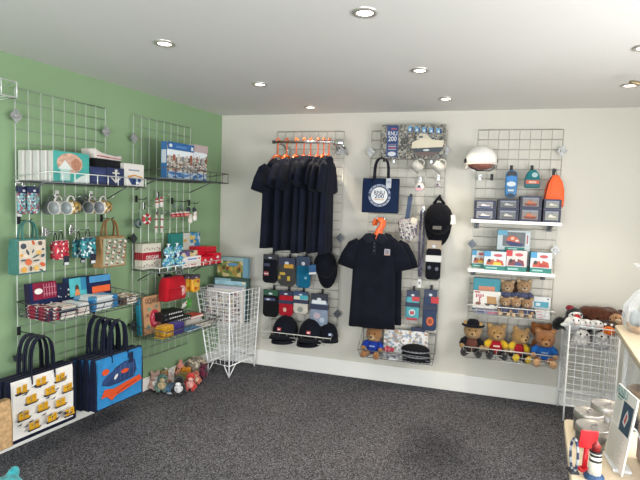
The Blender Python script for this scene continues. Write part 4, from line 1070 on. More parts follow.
def dots(pr):
    [pr.r(.3+.08*i, .35, .345+.08*i, .68, C('#e8e8e6')) for i in range(8)]; pr.e(.12, .5, .06, .3, C('#4a4d55'))
for i, (x0, x1, lb) in enumerate(((169, 191.5, 'black boxed puzzle with white lettering blocks, bottom of the pile of three'), (163.5, 185, 'black boxed puzzle with white lettering blocks, middle of the pile of three'), (163.5, 184.5, 'black boxed puzzle with white lettering blocks, top of the pile of three'))):
    u0, u1 = LF.uz(x0, 320, .215)[0], LF.uz(x1, 320, .215)[0]; carton(LF, u0, u1, za, .031, .215-.006*i, .11, lb, C('#17181d'), dots, 'boxed_puzzle', 'box', 'black boxed puzzles'); za += .032
plush(LF.loc(LF.uz(188, 312, .12)[0], .12, za-.032), LF.rz, 'small green soft frog tucked behind the black boxed puzzles', [('body', '#4f9a3e', [((0, 0, .03), (.04, .03, .03)), ((0, -.01, .06), (.03, .028, .022)), ((-.018, -.01, .08), (.01, .01, .012)), ((.018, -.01, .08), (.01, .01, .012))]), ('eye', '#101010', [((-.018, -.02, .082), (.005, .004, .005)), ((.018, -.02, .082), (.005, .004, .005))])], vox=.006)
for (x0, x1, col, nm, n) in ((160, 171.5, '#d3a02c', 'mustard yellow', 4), (171, 182, '#443a86', 'purple', 4)):
    z = ZB2
    for i in range(n):
        u0, u1 = LF.uz(x0, 335, .29)[0], LF.uz(x1, 335, .29)[0]
        folded(LF, (u0+u1)/2, .275, z, (u1-u0)*(.96 if i % 2 else 1), .085, .021, '%s folded hand cloth, %s its bundle in the book basket' % (nm, ['bottom of', 'second in', 'third in', 'top of'][i]), cloth(col), 2, .05*(i % 2), 'hand_cloth', 'cloth', '%s folded hand cloths' % nm); z += .022
bk = [(182.5, 196, .28, .10, .012, 'flat book with a blue picture cover lying at the front of the book basket', '#3f7fae'), (197, 206, .28, .10, .012, 'flat white booklet lying right of the blue picture book', '#e6e3dc'), (183, 205, .16, .06, .05, 'white paperback lying across the back of the book basket', '#e2dcd0'), (206.5, 217, .26, .12, .014, 'flat pale booklet at the right end of the book basket', '#d9d4c8')]
for (x0, x1, d, dep, h, lb, c) in bk:
    u0, u1 = LF.uz(x0, 332, d)[0], LF.uz(x1, 332, d)[0]; u1 = min(u1, -.49)
    mb = MB(C('#efece4')).box((0, 0, h/2), (u1-u0, dep, h*.8), .001); mb.m(mat(c, .4, var=.25, scale=40)).box((0, 0, h-.0015), (u1-u0+.004, dep+.004, .003), .0005).box((0, 0, .0015), (u1-u0+.004, dep+.004, .003), .0005)
    tag(mb.obj('book', None, LF.loc((u0+u1)/2, d, ZB2), LF.rz), lb, 'book', 'books lying in the basket')
u0, u1 = LF.uz(191, 324, .22)[0], -.50
zz = ZB2+.052
mb = MB(C('#efe6dc')).box((0, 0, .011), (u1-u0, .11, .018), .001); mb.m(mat('#b8392f', .4, var=.2, scale=30)).box((0, 0, .021), (u1-u0+.004, .114, .003)).box((0, 0, .0015), (u1-u0+.004, .114, .003))
tag(mb.obj('book', None, LF.loc((u0+u1)/2, .17, zz), LF.rz), 'red-covered book lying on top at the right of the book basket', 'book', 'books lying in the basket')
u, z = LF.uz(185, 304.5, .13)
t = thing('price_sign', 'white swing price sign with a red dot above the book basket', 'sign', LF.loc(u, .13, z), LF.rz)
g = MB(C('#f4f2ee')).prism([(-.04, -.03), (.028, -.005), (.04, .028), (.036, .034), (-.032, .006)], -.002, .002); g.m(C('#d0343a')).disc(.012, .008, .008, -.0026, 10); g.obj('card', t)
MB(m_hook).tube([(.03, .002, .02), (.03, .03, .03), (.03, .085, .03)], .002, 5).obj('clip_wire', t)

# heap of soft toys on the floor
def pile(x, y, z, *a, **k):
    p = onz(x, y, z); return plush((p.x, p.y, k.pop('zz', 0)), *a, **k)
def lump(c, c2, s=1., ears=True, eyes='#111111'):
    es = [((0, 0, .055), (.06, .05, .055)), ((0, -.03, .13), (.05, .048, .045)), ((-.055, -.03, .04), (.02, .04, .02)), ((.055, -.03, .04), (.02, .04, .02)), ((-.03, -.07, .02), (.022, .04, .02)), ((.03, -.07, .02), (.022, .04, .02))]
    if ears: es += [((-.035, -.02, .175), (.015, .01, .022)), ((.035, -.02, .175), (.015, .01, .022))]
    return [('body', c, es), ('muzzle', c2, [((0, -.07, .12), (.026, .02, .02))]), ('belly', c2, [((0, -.035, .06), (.04, .03, .042))]), ('eye', eyes, [((-.02, -.072, .142), (.006, .005, .006)), ((.02, -.072, .142), (.006, .005, .006))])]
def fish(c, c2):
    return [('body', c, [((0, 0, .05), (.075, .035, .045)), ((.085, 0, .055), (.03, .012, .045)), ((0, 0, .095), (.035, .010, .02))]), ('stripe', c2, [((-.02, 0, .05), (.012, .037, .047)), ((.03, 0, .05), (.010, .034, .040))]), ('eye', '#0d0d0d', [((-.055, -.026, .062), (.008, .006, .008)), ((-.055, .026, .062), (.008, .006, .008))])]
G = 'soft toys heaped on the floor'
FT = [((151, 388), 1.9, 'pale pink soft rabbit at the left end of the floor heap', lump('#d3aaa0', '#efe6de'), .78, 0),
      ((148, 378), 1.6, 'white soft lamb behind the pink rabbit in the floor heap', lump('#d6d2ca', '#e9c9c6'), .75, 0),
      ((156, 372), 1.4, 'salmon pink pointed soft toy at the back left of the floor heap', [('body', '#dd9484', [((0, 0, .05), (.05, .045, .05)), ((0, 0, .11), (.035, .033, .05)), ((0, 0, .16), (.02, .02, .035))]), ('eye', '#101010', [((-.015, -.032, .11), (.006, .005, .006)), ((.015, -.032, .11), (.006, .005, .006))])], .85, 0),
      ((161, 391), 1.5, 'sage green soft dinosaur at the front left of the floor heap', lump('#64857a', '#c9b48a', ears=False), .8, 0),
      ((159, 383), 1.7, 'tan soft dog beside the sage green dinosaur', lump('#a97f50', '#d9c6a0'), .7, 0),
      ((167, 375), .8, 'orange and black soft clownfish at the back of the floor heap', fish('#d98a26', '#1a1a1c'), .95, .02),
      ((175, 370), 1.2, 'black and white soft orca behind the clownfish', lump('#1c1e22', '#e8e8e6', ears=False), .68, 0),
      ((179, 393), 1.3, 'black and white soft penguin at the front of the floor heap', lump('#15171b', '#f0f0ee', ears=False), .85, 0),
      ((171, 392), 1.6, 'steel blue soft whale left of the penguin', [('body', '#3f6d92', [((0, 0, .035), (.06, .08, .036)), ((0, .085, .045), (.05, .02, .014))]), ('belly', '#d5dbe0', [((0, -.03, .022), (.045, .055, .022))]), ('eye', '#101010', [((-.035, -.065, .045), (.005, .005, .005)), ((.035, -.065, .045), (.005, .005, .005))])], .8, 0),
      ((189, 389), 1.5, 'red and pink soft crab in the floor heap', lump('#c4352f', '#e9a9a0', ears=False), .8, 0),
      ((197, 384), 1.3, 'coral soft octopus right of the red crab', lump('#cf6a58', '#efc3a0', ears=False), .62, 0),
      ((202, 377), 1.2, 'dark maroon soft toy at the right end of the floor heap', lump('#561931', '#7d2748'), .7, 0),
      ((196, 373), 1.1, 'plum soft toy touching the maroon one at the right end', lump('#6a1f40', '#8b3358', ears=False), .55, 0),
      ((183, 381), 1.0, 'olive and yellow soft turtle lying in the middle of the floor heap', [('body', '#7d7f38', [((0, 0, .045), (.085, .065, .045)), ((0, -.08, .05), (.03, .035, .028)), ((-.07, -.04, .02), (.035, .025, .015)), ((.07, -.04, .02), (.035, .025, .015))]), ('shell', '#a58d3c', [((0, .005, .06), (.07, .055, .04))]), ('eye', '#101010', [((-.015, -.105, .06), (.006, .005, .006)), ((.015, -.105, .06), (.006, .005, .006))])], .75, 0)]
for ((x, y), r_, lb, parts, s, zz) in FT:
    p = onz(x, y, 0); dd = max(0, .05-LF.n.dot(p)); p = p+LF.n*dd
    plush((p.x, p.y, zz), r_-.9, lb, parts, group=G, s=s, rot=(R(rnd.uniform(-12, 6)), R(rnd.uniform(-10, 10)), r_-.9))
# net of pebbles/shells behind the heap
t = thing('shell_net', 'round net bag of beige shells leaning at the wall behind the floor heap', 'bag', (.045, -.46, 0), .6)
g = MB(pat(['#b8a68e', '#8f7f6c', '#d8c9b0', '#a08d78', '#e2d6c2', '#7a6c5c'], 60)); g.ell((0, 0, .075), (.088, .085, .075), None, 16, 10, bumpy=.06)
for k in range(26):
    a, b_ = rnd.uniform(0, 2*PI), rnd.uniform(-.2, 1.2); g.ell((.082*math.cos(a)*math.cos(b_), .08*math.sin(a)*math.cos(b_), .075+.07*math.sin(b_)), (.022, .016, .014), (a, b_, 0), 8, 6)
g.obj('shells', t)
g = MB(mat('#8d8a80', .7))
for i in range(10):
    a = 2*PI*i/10; g.tube([(.093*math.cos(a)*math.cos(b_), .09*math.sin(a)*math.cos(b_), .076+.08*math.sin(b_)) for b_ in [-1.2+2.7*j/8 for j in range(9)]], .0012, 4)
for j in range(1, 6):
    b_ = -1.0+.42*j; g.tube([(.093*math.cos(a)*math.cos(b_), .09*math.sin(a)*math.cos(b_), .076+.08*math.sin(b_)) for a in [2*PI*i/16 for i in range(16)]], .0012, 4, True)
g.obj('net', t)

# jigsaws standing in the corner bin
zf = .438
def meadow(pr):
    pr.r(0, 0, 1, 1, pat(['#6d8040', '#8a9a52', '#b09a4a', '#57703a', '#a8853c', '#d2c089'], 28)); pr.r(0, .94, .84, 1, mat('#8fa9a9', .5, var=.15, scale=14)); pr.e(.5, .885, .18, .025, C('#5d93c2')); pr.r(.84, 0, 1, 1, C('#6f9fb4'))
    for i in range(6): pr.e(.08+.13*i, .82, .045, .03, C(['#b8953c', '#6a3b22', '#8c2f2a', '#caa84a'][i % 4]))
u0, zt = BK.uz(206, 255.5, .15); u1 = BK.uz(248, 255.5, .15)[0]
carton(BK, max(.06, u0), min(u1, .40), zf, zt-zf, .145, .045, 'tall jigsaw box with a green countryside picture, hindmost in the corner bin', C('#6f9fb4'), meadow, 'jigsaw_box')
u0, zt = BK.uz(207, 276, .22); u1 = BK.uz(253, 276, .22)[0]
carton(BK, max(.06, u0), min(u1, .405), zf, zt-zf, .215, .04, 'dark green framed jigsaw box with a pale blue scene, middle of the corner bin', C('#2d4a44'), lambda pr: (pr.r(.04, .04, .93, .93, mat('#8fb4c0', .5, var=.3, scale=14)), pr.r(.04, .93, .5, .98, C('#8db1bc')), pr.e(.86, .9, .05, .03, C('#e9e0c0'))), 'jigsaw_box')
def sheet(pr):
    pr.r(0, 0, 1, 1, C('#e6e2dc')); r = random.Random(2); pr.r(.02, .93, .98, 1, C('#b9bcc8')); pr.r(0.02, .94, .2, .99, C('#4a4640'))
    for j in range(8):
        for i in range(11): pr.r(.04+.086*i, .05+.108*j, .04+.086*i+r.uniform(.04, .075), .05+.108*j+r.uniform(.03, .08), C(r.choice(['#6d5d66', '#b6a39a', '#8d8f9c', '#c6b37f', '#a9808a', '#d4cdc6', '#5a5f70', '#b8bcc4'])))
u0, zt = BK.uz(206, 284.5, .31); u1 = BK.uz(247, 284.5, .31)[0]
carton(BK, max(.045, u0), min(u1, .395), zf, zt-zf, .305, .045, 'white jigsaw box covered in rows of tiny pictures, front of the corner bin', C('#dcd9d6'), sheet, 'jigsaw_box')
# ================================================================== BACK WALL, shirt rail
m_or = mat('#e2622b', .35, var=.05)
DR = .245
ua, zr = BK.uz(274, 142, DR); ub = BK.uz(335, 142, DR)[0]
t = thing('clothes_rail', 'chrome clothes rail standing out from the back wall above the row of navy shirts', 'rail', BK.loc((ua+ub)/2, DR, zr))
hw = (ub-ua)/2
MB(steel('#a9abad', .2)).tube([(-hw, 0, 0), (hw, 0, 0)], .0125, 12).obj('bar', t)
MB(mat('#3c4745', .4)).tube([(-hw-.012, 0, 0), (-hw+.004, 0, 0)], .015, 12).obj('end_cap', t)
for x in (-hw+.05, hw-.02):
    g = MB(steel('#b9bbbd', .22)); g.tube([(x, 0, -.012), (x, .10, -.012), (x, DR-.045, -.05)], .009, 8); g.box((x, DR-.046, -.05), (.035, .01, .07), .003); g.obj('arm', t)
MB(steel('#d5d7d8', .18)).box((hw+.035, .01, -.004), (.075, .05, .05), .012).tube([(hw+.05, .03, -.02), (hw+.07, DR*.5, -.05), (hw+.06, DR-.045, -.08)], .011, 8).obj('clamp', t)
m_sh = [dark('#151926'), dark('#171b2a'), dark('#131724')]
hx = [278, 287, 296.5, 304.3, 311, 318.3, 324, 329.3]
ords = ['leftmost, its sleeve spread toward the corner', 'second from the left', 'third from the left', 'fourth from the left', 'fifth from the left', 'sixth from the left', 'second from the right end', 'rightmost, beside the chrome clamp']
angs = [60, 74, 72, 82, 78, 85, 82, 88]
for i, x in enumerate(hx):
    u = BK.uz(x, 142, DR)[0]
    a = R(angs[i])
    hanger(BK.loc(u, DR, zr+.008), a, 'orange hanger on the chrome rail, %s' % ords[i].split(',')[0], m_or, 'orange hangers on the rail', .085)
    ztop = BK.uz(300, [160, 159, 158, 156, 156, 157, 158, 156][i], DR)[1]; zbot = BK.uz(300, [249, 251, 250, 252, 250, 251, 250, 251][i], DR)[1]
    polo(BK.loc(u, DR, ztop+.0), a, 'navy short-sleeved shirt on the rail, %s' % ords[i], m_sh[i % 3], 'navy shirts on the chrome rail', w=.16, ln=ztop-zbot, sp=.07, sl=[1, .8, .95, .7, .9, .75, 1., 1.1][i], st_=[.85, .5, .6, .45, .55, .5, .7, .85][i], ph=i*1.7, thick=.026, collar=(i == 0))

# hanging sock packs, two rows
def bx(W, x0, x1, y0, y1, d):
    u0, zt = W.uz((x0), (y0), d); u1, _ = W.uz(x1, y0, d); zb = W.uz((x0+x1)/2, y1, d)[1]
    return (u0+u1)/2, zt, abs(u1-u0), zt-zb
def hang(W, x0, x1, y0, y1, d, lb, m, header, fn=None, group='sock packs hanging below the shirts', hk=None, **k):
    u, z, w, h = bx(W, x0, x1, y0, y1, d)
    t = pouch(W, u, d, z, w, h, lb, m, header, fn, group=group, **k)
    hook(W, u, z+.002, d-.04, hk or ('hook holding the '+lb.split(',')[0]), False, True)
    return t
cl = cloth
hang(BK, 263.5, 278, 254, 283, .12, 'black sock pack with a small red and white flag badge', cl('#14161f'), C('#2a2d36'), lambda p: (p.r(.1, .3, .42, .46, C('#a8414c')), p.r(.1, .36, .42, .40, C('#d8d4d4')), p.r(.1, .68, .5, .8, C('#303a58'))), hh=.18)
hang(BK, 279, 296, 257, 286, .12, 'grey sock pack with yellow patches', cl('#4b4a48'), C('#20294a'), lambda p: (p.r(.1, .5, .42, .62, C('#c9a53a')), p.r(.55, .25, .72, .45, C('#d3b23a')), p.r(.02, .3, .16, .45, C('#b8983a')), p.r(.35, .82, .9, 1.0, C('#cf9a26'))), hh=.3)
hang(BK, 297, 311, 256, 288, .12, 'teal blue sock pack with an orange mark on its header', cl('#146a8d'), C('#1c3757'), lambda p: (p.e(.7, .45, .1, .06, C('#7ab0c4')), p.r(.1, .05, .2, .6, C('#0f5878'))), hh=.36)
hang(BK, 263.5, 279, 289, 317, .12, 'black sock pack with a green top', cl('#121318'), C('#20543c'), lambda p: (p.r(.1, .72, .8, .84, C('#3a4468')), p.e(.35, .78, .12, .04, C('#c4cad6'))), hh=.22)
hang(BK, 279.5, 293.5, 290, 316, .12, 'bright red sock pack with a navy band', cl('#b01d2d'), C('#1d2747'), lambda p: p.e(.45, .3, .12, .1, C('#d8b0a0')), hh=.2, band=(.66, .16))
hang(BK, 294, 308.5, 291, 314, .12, 'white and turquoise sock pack with a navy band', cl('#d8d2c6'), C('#22406a'), lambda p: (p.r(.45, .78, 1, 1, C('#3fa9b8')), p.e(.5, .25, .2, .14, C('#8d938a'))), hh=.2, band=(.66, .2))
hang(BK, 311, 328.5, 293, 326, .14, 'pale blue-grey towel pack with a navy band, right of the white sock pack', cl('#8d9bb0'), C('#1c2234'), lambda p: (p.r(.1, .86, .9, 1, C('#dfe3e8')), p.e(.4, .4, .2, .12, C('#b9a7b4')), p.e(.7, .25, .15, .1, C('#aebccd'))), hh=.26, band=(.74, .2))
# caps on that panel
m_cap = dark('#12151f')
u, z = BK.uz(324, 268, .16)
t = cap(BK.loc(u, .10, z+.02), (R(80), R(-8), R(-6)), 'dark navy cap with a blue and white tag hanging right of the teal sock pack', m_cap, None, 'navy caps', 1.18)
MB(C('#2c5c8e')).box((-.062, -.03, .108), (.055, .055, .003), .001).m(C('#e8eaec')).box((-.062, -.062, .106), (.055, .02, .004), .001).obj('swing_tag', t)
hook(BK, u, z+.13, .06, 'hook holding the dark navy cap with the blue tag', False, True)
for (x, y, d, s, rz, lb) in ((284, 335, .16, 1.3, -6, 'navy cap with a red badge at the left of the cap basket'), (310, 338, .165, 1.28, 6, 'navy cap with a red badge in the middle of the cap basket'), (327, 335, .15, 1.05, 25, 'navy cap with a pale badge at the right end of the cap basket')):
    u, z = BK.uz(x, y, d)
    t = cap(BK.loc(u, d-.03, .368), (0, 0, R(rz)), lb, m_cap, None, 'navy caps in the basket', s)
    cap_logo(t, C('#b9404c') if 'red' in lb else C('#7d8fb4'), .042, .028, .020, C('#e6dfdc'))
for (x, lb) in ((284, 'navy cap at the bottom of the basket under the left badge cap'), (309, 'navy cap at the bottom of the basket under the middle badge cap')):
    u, _ = BK.uz(x, 338, .15); cap(BK.loc(u, .13, .325), (0, 0, R(4)), lb, dark('#161a24'), None, 'navy caps in the basket', 1.25)

# ================================================================== BACK WALL, middle panel
def lifeboatbox(p):
    p.r(0, 0, 1, 1, pat(['#7d796e', '#4c4b48', '#9c968a', '#5f5d58', '#868c8c', '#b3aea2', '#3a3e42', '#8a7e6d'], 80, w=1.)); p.r(0, .82, 1, 1, pat(['#77766f', '#9c9a8e', '#5c5d5b', '#aba697'], 70, w=4.))
    p.r(.09, .05, .27, .98, C('#20407c')); wh = C('#e9ebee')
    p.r(.155, .86, .24, .9, C('#b9566a')); p.t('RNLI', .18, .74, .17, wh, sx=.8); p.t('200', .18, .58, .2, wh, sx=.85); p.r(.11, .47, .25, .485, C('#0f1e40'))
    for i, c in enumerate(('#a9aebf', '#c9545c', '#b9bccb', '#8d7f92')): p.r(.12, .26+.045*i, .245, .285+.045*i, C(c))
    p.e(.18, .14, .065, .07, C('#dfe3e8'))
    for i in range(5): p.r(.42+.11*i, .80-.03*i*.6, .475+.11*i, .95-.03*i*.6, C('#6fa7cf')); p.r(.44+.11*i, .82-.03*i*.6, .47+.11*i, .88-.03*i*.6, C('#e2e8ea')); p.r(.475+.11*i, .80-.018*i, .495+.11*i, .93-.018*i, C('#1e4f8c'))
    p.p([(.50, .28), (.54, .2), (.66, .14), (.86, .15), (.95, .22), (.97, .34)], C('#3d4750')); p.p([(.49, .30), (.97, .34), (.985, .52), (.80, .56), (.62, .58), (.50, .48)], C('#e6dcc2')); p.p([(.55, .58), (.62, .74), (.72, .70), (.80, .56)], C('#d8cfb8')); p.r(.6, .6, .66, .66, C('#55606a')); p.p([(.54, .19), (.62, .08), (.84, .09), (.92, .19)], C('#6d5852')); p.e(.72, .25, .05, .03, C('#cfd4d8'))
u, z, w, h = bx(BK, 382, 446, 125, 159, .11)
carton(BK, u-w/2, u+w/2, z-h, h, .115, .05, 'wide jigsaw box with a lifeboat picture and a blue RNLI 200 stripe', C('#716f68'), lifeboatbox, 'jigsaw_box')
for s in (-.3, .3): hook(BK, u+s*w, z-h-.005, .08, 'steel hook under the lifeboat jigsaw box, %s side' % ('left' if s < 0 else 'right'))
def emblem(p):
    wh = C('#eceef0'); nv = C('#22335c')
    x, zc, r = p.X(.48), p.Z(.5), p.w*.33; k = p.h/p.w
    p.mb.m(C('#9aa5bd')).ring(x, zc, r*.80, r*.98, p._n()); 
    for i in range(14):
        a = 2*PI*i/14+.1; p.mb.m(nv).disc(x+r*.89*math.cos(a), zc+r*.89*math.sin(a), r*.06, p._n(), 6)
    p.mb.m(nv).box((x-r*.9, p.y-.001, zc+r*.05), (r*.16, .001, r*.3)).box((x+r*.9, p.y-.001, zc+r*.05), (r*.16, .001, r*.3))
    p.mb.m(wh).disc(x, zc, r*.72, p._n(), 30)
    p.k += 2
    p.mb.m(nv).text('RNLI', r*.44, x, zc+r*.24, p._n(), sx=1.05); p.mb.m(nv).text('200', r*.5, x, zc-r*.10, p._n(), sx=1.15); p.mb.m(C('#d99a3c')).rect(x-r*.42, zc-r*.40, x+r*.42, zc-r*.34, p._n())
u, zt, w, h = bx(BK, 363, 399.5, 178, 213, .17); zh = BK.uz(382, 158, .15)[1]
tote(BK, u, .15, zt, w, h, zh, 'navy tote bag with a round white RNLI 200 emblem', cloth('#16243f'), cloth('#192a4a'), emblem, cloth('#161a2a'), .05, hw=.19, sw=.034)
g = MB(C('#c9cdd6')).box((0, 0, 0), (.042, .002, .078), .001).m(C('#a5abb8')).box((0, -.0015, .01), (.03, .001, .02)); o = g.obj('swing_tag', bpy.data.objects['tote_bag.010'] if 'tote_bag.010' in bpy.data.objects else None)
tote_root = [o_ for o_ in bpy.data.objects if o_.get('label', '').startswith('navy tote bag with a round')][0]
o.parent = tote_root; o.location = (w*.22, -.034, h*.86)
hook(BK, u, zh+.003, .13, 'dark hook holding the navy RNLI tote bag', False, True)
for (x, y, d, a, lb) in ((417, 166.5, .16, (.72, .10, -.62), 'white mug hanging by its handle, left of the two under the lifeboat jigsaw'), (438.5, 167, .16, (.74, .08, -.6), 'white mug hanging by its handle, right of the two under the lifeboat jigsaw')):
    u, z = BK.uz(x, y, d); M, aw = mugrot(BK, a); c = BK.loc(u, d, z)
    mug(c-aw*.044, M.to_euler(), lb, mat('#b1afa8', .3, var=.02), mat('#d8d6cf', .3), 'white mugs under the lifeboat jigsaw')
    o = MB(C('#4c5470')).disc(0, 0, .012, 0, 10); m_ = bpy.data.objects[[o_.name for o_ in bpy.data.objects if o_.get('label') == lb][0]]
    g = MB(C('#6b7286'))
    for k in range(5):
        th = -PI/2+.25*(k-2); g.add([(.0408*math.cos(th+q_), .0408*math.sin(th+q_), zz_) for q_, zz_ in ((-.1, .03), (.1, .03), (.1, .055), (-.1, .055))], [(0, 1, 2, 3)])
    g.obj('printed_mark', m_)
    hook(BK, u-.01, z+.062, d-.03, 'steel hook holding the %s white mug' % ('left' if x < 430 else 'right'))
def pinkboat(c):
    def f(t):
        MB(C('#e4dcd8')).lathe([(.0001, -.003), (.034, -.003), (.034, .003), (.0001, .003)], 24, (0, 0, 0), Matrix.Rotation(R(90), 4, 'X')).obj('disc', t)
        MB(mat(c, .5)).prism([(-.028, -.008), (.028, -.008), (.018, -.024), (-.018, -.024)], -.005, -.0035).obj('hull', t)
        MB(C('#4a4c58')).prism([(-.014, -.006), (.012, -.006), (.008, .012), (-.006, .014)], -.005, -.0035).obj('cabin', t); string(t, .03, .07)
    return f
for (x, y, c, lb) in ((419, 187, '#c98a94', 'small round hanging ornament with a pink boat, under the left white mug'), (437.5, 185, '#8a7a80', 'small round hanging ornament with a grey boat, under the right white mug')):
    u, z = BK.uz(x, y, .11); t = thing('hanging_ornament', lb, 'ornament', BK.loc(u, .11, z), 0, 'small round hanging ornaments'); pinkboat(c)(t); t.scale = (1.15,)*3 if x < 430 else (.8,)*3
    hook(BK, u, z+.062, .08, 'steel hook holding the %s-boat round ornament' % ('pink' if x < 430 else 'grey'))
u, z, w, h = bx(BK, 398, 419, 218, 242, .13)
t = thing('patterned_pouch', 'checked grey and white wash bag hanging from a blue strap', 'bag', BK.loc(u, .13, z))
MB(pat(['#4b4658', '#b9b3ae', '#6d6878', '#d8d3cc', '#565163', '#a69aa0'], 50)).prism([(-w*.5, -h*.12), (-w*.3, 0), (w*.3, 0), (w*.5, -h*.14), (w*.42, -h*.75), (w*.1, -h), (-w*.35, -h*.86)], -.025, .025, .015).obj('bag_body', t)
g = MB(C('#d9d4cb'))
for i in range(4): g.tube([(-w*.4+w*.2*i, -.027, -h*.15), (-w*.2+w*.2*i, -.029, -h*.8)], .003, 5); 
for i in range(3): g.tube([(-w*.4, -.027, -h*.6+h*.18*i), (w*.42, -.027, -h*.35+h*.12*i)], .003, 5)
g.obj('check_lines', t)
MB(cloth('#4a5873')).strap([(-.01, 0, 0), (.0, 0, h*.5), (.005, 0, h*.92)], .035, .006, (1, .2, 0)).obj('strap', t)
MB(C('#e2d9c4')).box((w*.28, -.028, -h*.08), (.05, .004, .045), .001, rot=(0, R(15), 0)).obj('swing_tag', t)
hook(BK, u+.005, z+h*.92, .10, 'dark hook holding the blue strap of the checked wash bag', False, True)
u, z, w, h = bx(BK, 420.5, 425.5, 211, 277, .12)
t = thing('lanyard', 'long dark patterned lanyard hanging in the middle panel with a white tag at its end', 'lanyard', BK.loc(u, .12, z))
m_ly = pat(['#16172a', '#2f2a48', '#16172a', '#5d5872', '#1c1b34'], 60)
g = MB(m_ly); g.strap([(-w*.32, -.004, 0), (-w*.4, -.004, -h*.5), (-.006, -.004, -h)], .017, .003, (1, 0, 0)).strap([(w*.32, .004, 0), (w*.4, .004, -h*.5), (.006, .004, -h)], .017, .003, (1, 0, 0)).strap([(-w*.32, 0, 0), (0, 0, .012), (w*.32, 0, 0)], .017, .003, (.2, 1, 0)); g.obj('strap', t)
MB(m_hook).tube([(0, 0, -h), (0, 0, -h-.02)], .005, 8).obj('clip', t)
MB(C('#e8e6e2')).box((0, 0, -h-.055), (.028, .003, .07), .001).m(C('#7d8294')).box((0, -.002, -h-.05), (.016, .001, .02)).obj('card_tag', t)
hook(BK, u, z+.012, .08, 'steel hook holding the long lanyard')
u, z = BK.uz(438, 219, .16)
t = cap(BK.loc(u, .10, z+.0), (R(90), 0, 0), 'black cap hanging with its peak down and a white tag at its side', dark('#121319'), None, None, 1.32)
MB(C('#5c5a58')).box((0, -.05, .110), (.05, .022, .003), .001, rot=(R(-25), 0, 0)).obj('badge', t)
MB(C('#eceae6')).box((.085, -.0, .05), (.034, .055, .003), .001, rot=(0, 0, R(8))).obj('swing_tag', t)
MB(dark('#121319')).tube([(-.03, .09, .02), (0, .135, .03), (.03, .09, .02)], .01, 6).obj('back_strap', t)
hook(BK, u, z+.17, .06, 'dark hook holding the black cap above the black socks', False, True)
G2 = 'sock packs on the middle panel'
hang(BK, 427, 442, 240, 280, .12, 'black sock pack with a white paper band and beige card', cl('#16171f'), C('#b09c84'), lambda p: (p.e(.75, .35, .12, .06, C('#5b5f70')), p.e(.25, .38, .12, .06, C('#4b5062'))), G2, hh=.24, band=(.66, .2), bandm=C('#e9e6e0'))
hang(BK, 406.5, 420, 290, 320, .12, 'turquoise sock pack with a navy band and red heel', cl('#5fb0bc'), C('#22304f'), lambda p: (p.r(.45, .8, 1, .98, C('#c8323a')), p.r(.1, 0, .9, .1, C('#b03a44')), p.e(.5, .32, .25, .14, C('#c9dfe2')), p.r(.35, .24, .65, .38, C('#b5404a'))), G2, hh=.24, band=(.64, .18))
hang(BK, 424, 438, 289, 331, .12, 'slate blue sock pack with an orange spot and a red top', cl('#3d4a66'), C('#22304f'), lambda p: (p.r(.55, .8, 1.1, .98, C('#c4242e')), p.e(.55, .28, .26, .13, C('#d2602c')), p.e(.55, .28, .14, .07, C('#8d3f22'))), G2, hh=.2, band=(.66, .14))

# front-facing polo shirts on their orange hangers
DP = .27
ux, zhk = BK.uz(377.5, 219, DP)
t = thing('face_out_arm', 'chrome arm holding the two front-facing polo shirts', 'hook', BK.loc(ux, .05, zhk-.002))
MB(steel('#b9bbbd', .2)).tube([(0, 0, -.01), (0, -DP*.9, -.01), (0, -DP+.0, .012)], .006, 8).obj('prong', t); MB(steel('#b9bbbd', .2)).box((0, .004, -.01), (.05, .012, .04), .003).obj('clip_plate', t)
for i in range(2):
    d = DP-.02-.085*i; zc = BK.uz(377, 234.5, DP)[1]; zb = BK.uz(372, 328-3*i, DP)[1]
    uo = ux-.015+.042*i
    hanger(BK.loc(ux+.006*i, d, zc+.10), 0, 'thick orange hanger holding the %s navy polo shirt' % ('front-facing' if i == 0 else 'rear front-facing'), m_or, 'orange hangers facing the room', .11, True)
    t = polo(BK.loc(uo, d, zc), R(2-4*i), 'navy polo shirt with a small emblem facing the room, in front of its twin' if i == 0 else 'navy polo shirt hanging directly behind the one facing the room', dark('#141722'), 'navy polo shirts facing the room', w=.19, ln=zc-zb, sp=.085, ph=.6+i, thick=.032)
    if i == 0:
        g = MB(C('#a7a5b0')).box((.105, -.043, -.135), (.045, .003, .05), .001); g.m(C('#1d2136')).text('RNLI', .017, .105, -.125, -.0455, sx=.9); g.m(C('#c98a5a')).box((.105, -.0452, -.152), (.036, .001, .008)); g.m(C('#1d2136')).text('200', .018, .105, -.141, -.0455); g.obj('chest_emblem', t)

